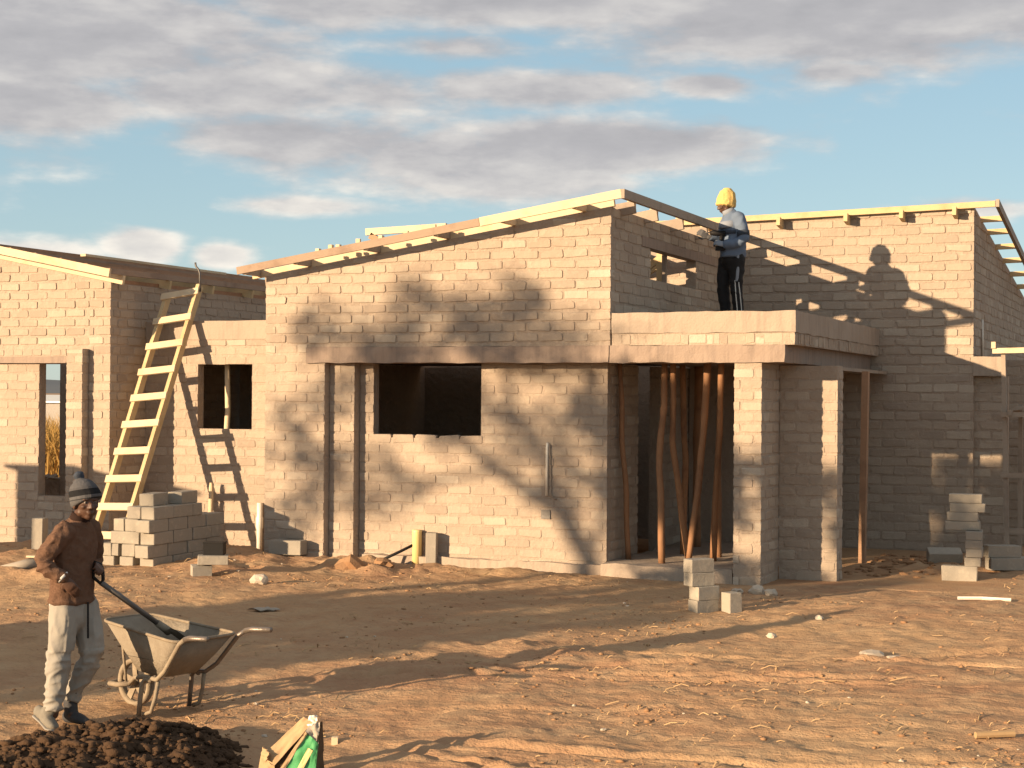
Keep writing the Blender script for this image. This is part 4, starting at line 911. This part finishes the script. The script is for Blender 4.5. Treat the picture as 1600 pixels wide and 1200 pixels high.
MB().add(lv, lf).build('mortar_load', M_MORTARWET, WB, True)
# frame: a loop round the wheel, both shafts run back to the hand grips
for s_, nm in ((-1, 'near'), (1, 'far')):
    MB().tube([b(.02, s_ * .09, .17), b(.15, s_ * .15, .235), b(.30, s_ * .19, .262), b(.46, s_ * .215, .262), b(.56, s_ * .235, .33), b(.74, s_ * .262, .535), b(.80, s_ * .27, .572)], .0165, 8).build('shaft', M_BARTUBE if s_ < 0 else M_GRIP, WB, True)
    MB().tube([b(.80, s_ * .27, .572), b(.86, s_ * .277, .588), b(1.04, s_ * .285, .60)], .0185, 8).build('grip', M_GRIP, WB, True)
    MB().tube([b(.40, s_ * .21, .245), b(.345, s_ * .22, .255), b(.315, s_ * .222, .22), b(.30, s_ * .225, .12), b(.285, s_ * .225, .0)], .0165, 8).build('leg', M_BARTUBE if s_ < 0 else M_GRIP, WB, True)
    MB().tube([b(.46, s_ * .205, .25), b(.44, s_ * .21, .14), b(.40, s_ * .215, .035), b(.33, s_ * .222, .012)], .0145, 8).build('leg_brace', M_BARTUBE, WB, True)
    MB().tube([b(-.06, s_ * .10, .52), b(-.01, s_ * .095, .18)], .010, 6).build('stay', M_BARTUBE, WB, True)
MB().tube([b(.02, -.09, .17), b(-.10, -.10, .15), b(-.20, -.085, .145), b(-.235, 0, .145), b(-.20, .085, .145), b(-.10, .10, .15), b(.02, .09, .17)], .0185, 8).build('front_loop', M_BARTUBE, WB, True)
wc = b(-.02, 0, .165); Rr = .165; seg = 28; wv = []; wf = []
prof = [(Rr, -.028), (Rr + .006, 0), (Rr, .028), (Rr - .022, .026), (Rr - .03, .012), (Rr - .03, -.012), (Rr - .022, -.026)]
for k in range(seg):
    an = 2 * math.pi * k / seg; rd = BA * math.cos(an) + Vector((0, 0, 1)) * math.sin(an)
    for r_, l_ in prof: wv.append(wc + rd * r_ + BL * l_)
m_ = len(prof)
for k in range(seg):
    for i in range(m_): wf.append((k * m_ + i, k * m_ + (i + 1) % m_, ((k + 1) % seg) * m_ + (i + 1) % m_, ((k + 1) % seg) * m_ + i))
wh = MB().add(wv, wf).build('wheel', M_BARTUBE, WB, True)
mbx = MB(); mbx.tube([wc - BL * .10, wc + BL * .10], .018, 8)
for k in range(5):
    an = 2 * math.pi * k / 5 + .4; rd = BA * math.cos(an) + Vector((0, 0, 1)) * math.sin(an); tq = BL.cross(rd)
    mbx.bar(wc, wc + rd * (Rr - .02), .05, .012, BL)
mbx.build('spokes', M_BARTUBE, wh)

# ---- man on the slab (yellow hat)
m2 = Vector((-5.33, 19.6, 2.93))
P2 = thing('person', m2, 'man in yellow knitted hat and blue-grey jacket standing on the porch roof slab', 'person')
M2 = placed(m2); f2 = Vector((-.86, .50, 0)).normalized(); l2 = Vector((-.5, -.86, 0))     # l2 points out of his left side, towards the view
hs, eyes, HQ2 = head_shapes((-.085, .01, 1.455), (-.88, -.10, -.38), .98)
core = [loft([(-.03, 0, 1.30), (-.06, .005, 1.40)], [.055, .052]), loft([(.0, 0, .76), (.02, 0, 1.0), (.02, 0, 1.25)], [(.13, .09), (.14, .09), (.15, .09)], l2),
        loft([(.085, -.14, 1.25), (.115, -.2, .99), (-.11, -.20, .93)], [.045, .04, .03]), loft([(-.03, .14, 1.25), (-.12, .12, 1.03), (-.28, .03, 1.04)], [.045, .04, .03]),
        loft([(.04, -.07, .76), (.05, -.08, .42), (.09, -.07, .06)], [.08, .05, .04]), loft([(-.05, .06, .76), (-.09, .06, .42), (-.06, .07, .06)], [.08, .05, .04])]
ha = hand_shapes((-.115, -.20, .93), (-.85, .3, .35), (0, -.8, .6), .9, 1.05, 1); hb = hand_shapes((-.285, .02, 1.045), (-.8, -.2, .5), (-.2, -.9, .3), .9, 1.05, -1)
fuse('body', hs + core + ha + hb, .0075, M_SKIN, P2, 2, None, M2)
fuse('glove', [loft([(-.09, -.198, .935), (-.115, -.20, .93)], [.036, .03])] + hand_shapes((-.112, -.201, .93), (-.85, .3, .35), (0, -.8, .6), .9, 1.16, 1), .006, M_JACKET2, P2, 2, None, M2)
fuse('glove', [loft([(-.26, .03, 1.045), (-.285, .02, 1.045)], [.036, .03])] + hand_shapes((-.282, .02, 1.045), (-.8, -.2, .5), (-.2, -.9, .3), .9, 1.16, -1), .006, M_GLOVE, P2, 2, None, M2)
jk = [loft([(.018, 0, .80), (.02, 0, .92), (.03, 0, 1.08), (.02, 0, 1.20), (-.005, 0, 1.29), (-.035, 0, 1.36)], [(.205, .148), (.20, .145), (.198, .143), (.195, .138), (.145, .11), (.078, .078)], l2, lo=.12, hi=.2),
      loft([(.06, -.12, 1.275), (.10, -.165, 1.17), (.122, -.20, 1.0), (.06, -.21, .955), (-.09, -.20, .935)], [.082, .076, .068, .062, .050]),
      loft([(-.03, .12, 1.275), (-.08, .15, 1.15), (-.12, .12, 1.03), (-.26, .035, 1.045)], [.08, .07, .06, .045])]
fuse('jacket', jk, .012, M_JACKET, P2, 4, cloth(9, .013, (7, 7, 8)), M2)
mbx = MB(); mbx.add(*loft([(-.012, -.012, 1.16), (-.020, -.012, 1.235)], [(.199, .145), (.172, .130)], l2, lo=.1, hi=.1)); o = mbx.build('jacket_panel', M_JACKET2, None, True); o.data.transform(M2); o.parent = P2
mbx = MB(); mbx.add(*loft([(.018, -.004, 1.075), (.018, -.004, 1.115)], [(.205, .150), (.204, .148)], l2, lo=.05, hi=.05)); o = mbx.build('jacket_band', M_JDARK, None, True); o.data.transform(M2); o.parent = P2
mbx = MB(); mbx.add(*loft([(.119, -.19, 1.045), (.112, -.178, 1.10)], [.078, .081], lo=.05, hi=.05)); o = mbx.build('jacket_band', M_JDARK, None, True); o.data.transform(M2); o.parent = P2
mbx = MB(); mbx.add(*loft([(-.03, 0, 1.335), (-.05, 0, 1.385)], [(.085, .085), (.078, .076)], l2, lo=.1, hi=.1)); o = mbx.build('jacket_collar', M_JACKET2, None, True); o.data.transform(M2); o.parent = P2
pt = [loft([(.012, 0, .84), (.01, 0, .74)], [(.165, .12), (.165, .125)], l2),
      loft([(.055, -.075, .76), (.052, -.085, .60), (.045, -.09, .42), (.07, -.085, .22), (.092, -.08, .05)], [.105, .09, .075, .066, .062], hi=.1),
      loft([(-.05, .06, .76), (-.075, .06, .58), (-.095, .06, .42), (-.07, .065, .22), (-.06, .07, .05)], [.105, .09, .075, .066, .062], hi=.1)]
fuse('track_trousers', pt, .011, M_BLACK, P2, 4, cloth(5, .012, (8, 8, 8)), M2)
mbx = MB(); mbx.add(*loft([(.055, -.152, .80), (.058, -.158, .66), (.045, -.150, .50)], [(.022, .026)] * 3, (1, 0, 0))); o = mbx.build('trouser_stripe', M_JACKET2, None, True); o.data.transform(M2); o.parent = P2
mbx = MB()
for dx in (-.028, .024): mbx.add(*loft([(.045 + dx * .8, -.155, .50), (.062 + dx, -.150, .34), (.08 + dx, -.140, .18), (.092 + dx, -.136, .05)], [(.007, .014)] * 4, (1, 0, 0), 8))
o = mbx.build('trouser_stripe', M_WHITE, None, True); o.data.transform(M2); o.parent = P2
for c_, nm in (((.06, -.09, .035), 'a'), ((-.09, .06, .035), 'b')):
    mbx = MB(); mbx.add(*loft([Vector(c_) - f2 * .07, Vector(c_), Vector(c_) + f2 * .12], [(.042, .036), (.045, .04), (.036, .022)], l2)); o = mbx.build('shoe', M_SHOE2, None, True); o.data.transform(M2); o.parent = P2
hc = Vector((-.070, .01, 1.475)); n_ = Vector((.14, .05, .98)).normalized()
fuse('knitted_hat', [loft([hc + n_ * d for d in (-.045, -.02, .03, .08, .125, .155)], [(.116, .122), (.119, .124), (.116, .121), (.108, .112), (.090, .094), (.06, .064)], l2, lo=.1, hi=.45)], .007, M_YELLOW, P2, 2, cloth(2, .008, (16, 16, 12)), M2)
def loc2(x, y, z): return m2 + PR * x + PA * y + Vector((0, 0, z))
DR = thing('cordless_drill', loc2(-.2, -.13, 1.0), 'black cordless drill held against the roof timber by the man in the yellow hat', 'drill')
MB().tube([loc2(-.10, -.15, 1.075), loc2(-.24, -.12, 1.085), loc2(-.28, -.11, 1.088)], [.035, .036, .022], 10).build('motor_housing', M_BLACKP, DR, True)
MB().tube([loc2(-.14, -.14, 1.07), loc2(-.155, -.15, .93)], [.024, .026], 8).build('handle', M_BLACKP, DR, True)
MB().box(loc2(-.16, -.15, .895), (.11, .07, .055), _Y).build('battery', M_BLACKP, DR)
MB().tube([loc2(-.28, -.11, 1.088), loc2(-.34, -.10, 1.092)], [.008, .005], 6).build('drill_bit', M_STEEL, DR, True)

# ------------------------------------------------------------------ dark soil heap
hm = thing('soil_heap', (-6.16, 8.34, gz(0, 8.34)), 'dark brown heap of clumpy soil at the labourer\'s feet', 'heap')
HC = Vector((-6.05, 8.22, 0))
mb = MB(); NX, NY = 170, 130; hx0, hx1, hy0, hy1 = -7.9, -5.0, 7.2, 9.5
def heap_h(x, y):
    d = Vector((x, y, 0)) - HC; u = d.dot(PR); u = u / .74 if u > 0 else u / .98; v = d.dot(PA); v = v / (.72 if v > 0 else .95); r2 = u * u + v * v
    k = min(1, max(0, 1.25 - r2) * 2)
    base = .215 * max(0, 1 - r2) ** .85
    return base + (.07 * ((1 - abs(noise.noise(Vector((x * 3.4, y * 3.4, 1))))) - .6) + .05 * noise.noise(Vector((x * 9, y * 9, 4))) + .035 * abs(noise.noise(Vector((x * 17, y * 17, 2)))) + .02 * noise.noise(Vector((x * 34, y * 34, 6)))) * k - .02 - .12 * max(0, r2 - 1)
vs = []
for i in range(NX + 1):
    for j in range(NY + 1):
        x = hx0 + (hx1 - hx0) * i / NX; y = hy0 + (hy1 - hy0) * j / NY; vs.append((x, y, ground_h(x, y) + heap_h(x, y)))
mb.add(vs, [(i * (NY + 1) + j, (i + 1) * (NY + 1) + j, (i + 1) * (NY + 1) + j + 1, i * (NY + 1) + j + 1) for i in range(NX) for j in range(NY)])
mb.build('soil_mass', M_DUNG, hm, True)
mb = MB(); rr = random.Random(5)
for i in range(5200):
    an = rr.random() * 2 * math.pi; rad = math.sqrt(rr.random()) * 1.10; cx_ = math.cos(an) * rad; cy_ = math.sin(an) * rad
    p = HC + PR * cx_ * (.74 if cx_ > 0 else .98) + PA * cy_ * (.72 if cy_ > 0 else .95)
    s_ = rr.choice([.004, .005, .006, .008, .010, .010, .014, .02, .032]) * rr.uniform(.7, 1.25)
    mb.blob((p.x, p.y, ground_h(p.x, p.y) + max(-.01, heap_h(p.x, p.y)) + s_ * .15), (s_ * rr.uniform(.8, 1.5), s_ * rr.uniform(.7, 1.2), s_ * rr.uniform(.5, .9)), i, .8, 1)
o = mb.build('soil_clumps', M_DUNG, hm, True); o['kind'] = 'stuff'

# ------------------------------------------------------------------ opened cement sack in the foreground
s0 = Vector((-4.955, 8.447, ground_h(-4.955, 8.447)))
SK = thing('cement_sack', s0, 'torn open green and brown paper cement sack standing in the foreground', 'sack')
def crumple(pts4, nu, nv, amp, seed, thick=.006):
    a, b_, c_, d = [Vector(p) for p in pts4]; vs = []; nrm = (b_ - a).cross(d - a).normalized()
    for i in range(nu + 1):
        for j in range(nv + 1):
            u, v = i / nu, j / nv; p = (a * (1 - u) + b_ * u) * (1 - v) + (d * (1 - u) + c_ * u) * v
            e = min(1, 4 * u, 4 * (1 - u)) * .8 + .2
            p += nrm * amp * e * (noise.noise(Vector((u * 3 + seed, v * 4, 0))) + .5 * abs(noise.noise(Vector((u * 7 + seed, v * 9, 3))))); vs.append(p)
    fs = [(i * (nv + 1) + j, (i + 1) * (nv + 1) + j, (i + 1) * (nv + 1) + j + 1, i * (nv + 1) + j + 1) for i in range(nu) for j in range(nv)]
    o_ = len(vs); vs2 = vs + [p - nrm * thick for p in vs]; return vs2, fs + [tuple(q_ + o_ for q_ in f)[::-1] for f in fs]
def sk(x, y, z): return s0 + PR * x + PA * y + Vector((0, 0, z))
# local x right, y away: a standing sack torn open down its front, mouth towards the upper left
MB().add(*crumple([sk(-.21, .04, -.03), sk(-.09, -.02, -.03), sk(-.10, .0, .06), sk(-.19, .05, .10)], 6, 8, .03, 3)).build('back_face', M_PAPER, SK, True)
MB().add(*crumple([sk(-.19, .05, .10), sk(-.10, .0, .06), sk(.12, .03, .31), sk(.06, .08, .335)], 10, 18, .028, 5)).build('folded_back', M_PAPER, SK, True)
MB().add(*crumple([sk(-.19, .045, .10), sk(-.15, -.02, .085), sk(-.13, -.02, .135), sk(-.175, .03, .165)], 8, 8, .03, 8)).build('torn_flap', M_PAPER, SK, True)
MB().add(*crumple([sk(-.12, .02, .04), sk(-.02, .06, -.02), sk(.16, .10, .24), sk(.11, .05, .30)], 8, 14, .02, 6)).build('inside', M_SACKDARK, SK, True)
MB().add(*crumple([sk(-.055, -.09, .035), sk(.15, -.12, -.03), sk(.165, -.04, .20), sk(.09, -.02, .262)], 16, 14, .026, 1)).build('front_face', M_GREEN, SK, True)
MB().add(*crumple([sk(-.075, -.094, .035), sk(-.05, -.098, .025), sk(.098, -.026, .255), sk(.082, -.018, .268)], 4, 14, .022, 1)).build('paper_edge', M_PAPER, SK, True)
MB().add(*crumple([sk(.08, -.015, .262), sk(.165, -.045, .20), sk(.165, .02, .315), sk(.115, .05, .315)], 8, 8, .03, 21)).build('torn_top', M_SHEET, SK, True)
MB().add(*crumple([sk(.085, .03, .29), sk(.15, .02, .28), sk(.145, .05, .35), sk(.095, .06, .345)], 8, 8, .035, 13)).build('torn_rim', M_PIPEW, SK, True)
MB().add(*crumple([sk(.15, -.12, -.03), sk(.185, .10, -.03), sk(.175, .06, .315), sk(.163, -.03, .25)], 8, 14, .025, 2)).build('side_gusset', M_SACKDARK, SK, True)
MB().add(*crumple([sk(.03, -.112, .03), sk(.06, -.116, .02), sk(.135, -.068, .165), sk(.105, -.062, .18)], 5, 8, .012, 17)).build('print_stripe', M_PIPEY, SK, True)

# ------------------------------------------------------------------ ground litter
def stone(x, y, r, label, mat=M_STONE, sq=.65, name='stone', seed=1):
    z = ground_h(x, y) + r * sq * .45
    o = MB().blob((x, y, z), (r, r * .8, r * sq), seed, .55, 2).build(name, mat, None, False, (x, y, z - r * sq * .5)); return tag(o, label, 'stone', None, 'thing')
stone(-9.09, 14.81, .10, 'pale square rock alone on the lit soil left of centre', seed=3)
stone(-8.78, 16.25, .17, 'large red clay lump at the wall foot left of the cream pipe', M_CLOD, .6, 'clay_lump', 5)
stone(-8.45, 16.4, .13, 'smaller red clay lump beside the large one', M_CLOD, .6, 'clay_lump', 8)
stone(-3.43, 14.01, .045, 'small pale stone on the edge of the long shadow', seed=9)
stone(-3.20, 14.87, .04, 'tiny pale stone on the shaded side of the long shadow', seed=12)
stone(-2.42, 13.2, .10, 'crumpled white plaster lump on the sunlit soil at right', M_SHEET, .35, 'plaster_lump', 15)
stone(-2.22, 13.15, .07, 'flat white plaster flake beside the plaster lump', M_SHEET, .25, 'plaster_lump', 16)
stone(-.62, 16.6, .05, 'round pale stone at the right edge of the yard', seed=19)
stone(-4.22, 16.6, .09, 'grey rubble stone at the foot of the pier', seed=21); stone(-4.05, 16.55, .07, 'second rubble stone right of the pier foot', seed=23); stone(-4.4, 16.5, .06, 'low rubble stone left of the pier foot', seed=25)
tag(MB().tube([(-2.22, 16.75, ground_h(-2.2, 16.75) + .02), (-2.0, 16.83, ground_h(-2, 16.8) + .025), (-1.72, 16.85, ground_h(-1.7, 16.85) + .02)], .018, 6).build('white_stick', M_PIPEW), 'thin white stick lying on the soil at right', 'stick')
tag(MB().tube([(-1.30, 10.66, ground_h(-1.3, 10.7) + .025), (-1.08, 10.80, ground_h(-1.1, 10.8) + .03)], .022, 8).build('wood_piece', M_STRAW), 'short round wood piece lying in the right foreground', 'wood')
tag(MB().box((-5.053, 9.152, ground_h(-5.05, 9.15) + .02), (.04, .04, .05), .4).build('wood_chip', M_PINE), 'small square wood chip near the sack', 'chip')
mbx = MB(); mbx.add(*crumple([(-8.30, 13.30, ground_h(-8.3, 13.3) + .015), (-8.02, 13.33, ground_h(-8.02, 13.33) + .015), (-8.0, 13.42, ground_h(-8.0, 13.42) + .02), (-8.26, 13.42, ground_h(-8.26, 13.42) + .02)], 12, 8, .03, 3))
tag(mbx.build('plastic_scrap', M_SHEET, None, True), 'grey crumpled plastic scrap in the shadow above the wheelbarrow', 'scrap')

# straw, twigs and clods scattered over the yard
def scatter(n, fn, seed):
    rr_ = random.Random(seed); out = MB(); k = 0
    while k < n:
        y = 7.4 + 12.5 * rr_.random() ** 1.25; x = rr_.uniform(-.40 * y * 2.1, .0) if rr_.random() < .5 else rr_.uniform(-.80 * y, -.10 * y)
        dn = noise.noise(Vector((x * .55, y * .9, 2)))
        if dn < rr_.uniform(-.25, .6): continue
        if y > 16.7 and x < -3.4: continue
        k += 1; fn(out, rr_, x, y, k)
    return out
def straw(out, r, x, y, k):
    z = ground_h(x, y); L = r.choice([.02, .03, .04, .05, .06, .12]) * r.uniform(.6, 1.2); an = r.gauss(.45, .7); d = Vector((math.cos(an), math.sin(an), 0)); s_ = Vector((-d.y, d.x, 0)) * r.uniform(.0025, .006)
    a = Vector((x, y, z + .004)); c = a + d * L; c.z = ground_h(c.x, c.y) + r.uniform(.004, .03); mm = (a + c) / 2; mm.z += r.uniform(0, .02); h_ = Vector((0, 0, .006))
    out.add([a - s_, a + s_, a + h_, mm - s_, mm + s_, mm + h_, c - s_, c + s_, c + h_], [(0, 1, 4, 3), (1, 2, 5, 4), (2, 0, 3, 5), (3, 4, 7, 6), (4, 5, 8, 7), (5, 3, 6, 8)])
tag(scatter(750, straw, 21).build('straw_litter', M_STRAW), kind='stuff')
def clod(out, r, x, y, k):
    s_ = r.choice([.005, .006, .008, .010, .012, .018]) * r.uniform(.7, 1.2); out.blob((x, y, ground_h(x, y) + s_ * .2), (s_ * r.uniform(.9, 1.6), s_ * r.uniform(.7, 1.2), s_ * r.uniform(.45, .8)), k, .7, 1)
tag(scatter(2200, clod, 33).build('soil_clods', M_CLOD, None, True), kind='stuff')
def pebble(out, r, x, y, k):
    s_ = r.uniform(.008, .02); out.blob((x, y, ground_h(x, y) + s_ * .3), (s_ * 1.3, s_, s_ * .6), k, .6, 1)
tag(scatter(60, pebble, 44).build('pale_chips', M_STONE), kind='stuff')
# rubble strip in the shaded corner by the right wing
rb = MB(); r5 = random.Random(8)
for i in range(150):
    x = r5.uniform(-3.75, -2.45); y = 18.6 + r5.random() * 2.6; s_ = r5.uniform(.015, .05)
    rb.blob((x, y, ground_h(x, y) + s_ * .2), (s_ * 1.5, s_, s_ * .55), i, .6, 1)
tag(rb.build('rubble', M_CLOD), kind='stuff')

# ------------------------------------------------------------------ the field behind the house, seen through the window gap
gr = MB(); r6 = random.Random(3)
for i in range(9000):
    y = 30 + 12 * r6.random() ** 1.3; x = -.80 * y + r6.uniform(-4.5, 4.5); h = r6.uniform(.9, 1.5); wd = r6.uniform(.008, .02); an = r6.random() * 6.28; lean = Vector((r6.gauss(0, .18), r6.gauss(0, .18), h)); b_ = Vector((x, y, ground_h(x, y) - .05)); s_ = Vector((math.cos(an), math.sin(an), 0)) * wd
    m_ = b_ + lean * .6 ; t_ = b_ + lean + Vector((lean.x * .8, lean.y * .8, 0))
    gr.add([b_ - s_, b_ + s_, m_ + s_ * .8, m_ - s_ * .8, t_], [(0, 1, 2, 3), (3, 2, 4)])
tag(gr.build('dry_grass', M_GRASS), kind='stuff')
fs_ = thing('field_shed', (-50, 61, 0), 'long low white-roofed shed beyond the dry grass seen through the narrow window gap', 'shed')
MB().box((-49.5, 61, .75), (9, 4, 1.6)).build('wall', M_STEEL, fs_)
MB().hexa([(-54.3, 58.8, 1.55), (-44.7, 58.8, 1.55), (-44.7, 63.3, 1.8), (-54.3, 63.3, 1.8), (-54.3, 58.8, 1.62), (-44.7, 58.8, 1.62), (-44.7, 63.3, 1.9), (-54.3, 63.3, 1.9)]).build('roof', M_PIPEW, fs_)

# ------------------------------------------------------------------ trees and an added tin hut left of the camera throw the evening shade on the yard and walls
def tree(loc, label, seed, stems, crown, nleaf, leaf, name='shade_tree'):
    """stems: polylines with radii; crown: list of (centre, radii, weight)"""
    t = thing(name, loc, label, 'tree'); mb = MB()
    for pts, r0, r1 in stems:
        n_ = len(pts); mb.tube(pts, [r0 + (r1 - r0) * i / (n_ - 1) for i in range(n_)], 9)
    joints = [Vector(p) for pts, _, _ in stems for p in pts[1:]]; r0_ = random.Random(seed + 1)
    for c, rad, wt in crown:
        for _ in range(5):
            e_ = Vector(c) + Vector((r0_.uniform(-1, 1) * rad[0], r0_.uniform(-1, 1) * rad[1], r0_.uniform(-.6, 1) * rad[2])); j_ = min(joints, key=lambda q: (q - e_).length); m_ = (j_ + e_) / 2 + Vector((r0_.gauss(0, .12), 0, r0_.gauss(.05, .1)))
            mb.tube([j_, m_, e_], [.032, .024, .010], 5)
    mb.build('trunk', M_BARK, t, True)
    r = random.Random(seed); tot = sum(c[2] for c in crown); lf_ = MB()
    for c, rad, wt in crown:
        c = Vector(c); nc = max(3, int(42 * wt)); cl = []
        for _ in range(nc):
            while True:
                q = Vector((r.uniform(-1, 1), r.uniform(-1, 1), r.uniform(-1, 1)))
                if q.length < 1: break
            cl.append(c + Vector((q.x * rad[0], q.y * rad[1], q.z * rad[2])))
        for _ in range(int(nleaf * wt / tot)):
            p = r.choice(cl) + Vector((r.gauss(0, .125), r.gauss(0, .125), r.gauss(0, .10))); a = Vector((r.gauss(0, 1), r.gauss(0, 1), r.gauss(0, .6))).normalized(); b_ = a.orthogonal().normalized(); s_ = leaf * r.uniform(.6, 1.3)
            lf_.add([p - a * s_, p + b_ * s_ * .42, p + a * s_, p - b_ * s_ * .42], [(0, 1, 2, 3)])
    lf_.build('crown', M_LEAF, t); return t
def at_wall(X, z, t=20.0, Y=17.3): return (X - .6009 * t, Y - t, z + .2194 * t)   # the point t metres toward the sun whose shadow falls at X, z
TA = [at_wall(x, z) for x, z in ((-6.35, .1), (-6.75, .7), (-7.5, 1.15), (-8.3, 1.75), (-9.0, 2.5))]
TBs = [at_wall(x, z) for x, z in ((-6.30, .1), (-6.75, .9), (-7.25, 1.7), (-7.6, 2.8))]
TC = [at_wall(x, z) for x, z in ((-6.30, .3), (-6.2, 1.2), (-6.4, 2.2), (-6.7, 3.0))]
TD = [at_wall(x, z) for x, z in ((-7.5, 1.15), (-8.5, 1.0), (-9.5, 1.3), (-9.9, 1.6))]
bx, by, _ = TA[0]
tree((bx, by, 0), 'tall spreading tree left of the camera whose shadow dapples the house front', 4,
     [([(bx + .1, by, -.3), (bx, by + .05, 1.5), (bx - .05, by, 3.0), TA[0]], .20, .13), (TA, .115, .04), (TBs, .085, .03), (TC, .05, .02), (TD, .05, .02)],
     [(at_wall(-9.3, 1.4), (.55, 1.2, .8), .9), (at_wall(-9.0, 2.6), (.8, 1.2, .45), 1.0), (at_wall(-7.6, 2.75), (1.1, 1.2, .40), 1.6), (at_wall(-6.7, 2.6), (.7, 1.2, .7), .9), (at_wall(-7.0, 1.7), (.9, 1.2, .5), .8),
      (at_wall(-8.2, 2.0), (.7, 1.2, .5), .8), (at_wall(-6.5, 1.0), (.45, 1.2, .8), .6), (at_wall(-9.75, .9), (.35, 1, .6), .5)], 3000, .085)
tree((-13.3, 3.0, gz(0, 3)), 'low bushy tree left of the camera shading the yard in front of the porch', 9,
     [([(-13.3, 3, -.6), (-13.2, 3.1, .6), (-13.4, 3.0, 1.6), (-13.2, 2.9, 3.2), (-13.3, 3.0, 4.4)], .16, .03), ([(-13.2, 3.1, .6), (-12.6, 2.8, 1.6), (-12.2, 2.6, 2.8)], .08, .02), ([(-13.3, 3, 1.0), (-14.0, 3.3, 1.9), (-14.5, 3.4, 3.0)], .08, .02)],
     [((-13.3, 3.0, .6), (1.5, 1.5, .9), 2.6), ((-13.3, 3.0, 1.8), (1.55, 1.5, .9), 2.6), ((-12.9, 2.9, 2.8), (1.3, 1.3, .5), .45), ((-13.6, 3.1, 4.0), (1.2, 1.2, .8), .40), ((-12.4, 2.6, 4.3), (.7, .8, .6), .25), ((-14.2, 3.0, 4.75), (.75, .8, .55), .7)], 23000, .095, 'bushy_tree')
HU = thing('shadow_hut', (-16.93, 11.0, gz(0, 11)), 'unseen narrow tin hut added to cast the shadow on the left wing', 'hut')  # stands out of view, added to shade the foot of the left wing
MB().box((-16.93, 11.0, 1.0), (.98, .98, 2.5), .2).build('wall', M_TIN, HU)
MB().hexa([(-17.52, 10.35, 2.33), (-16.33, 10.35, 2.33), (-16.33, 11.7, 2.2), (-17.52, 11.7, 2.2), (-17.52, 10.35, 2.37), (-16.33, 10.35, 2.37), (-16.33, 11.7, 2.24), (-17.52, 11.7, 2.24)]).build('roof', M_TIN, HU)
MB().box((-16.45, 10.9, .95), (.04, .75, 1.9), .2).build('door', M_OLD, HU)
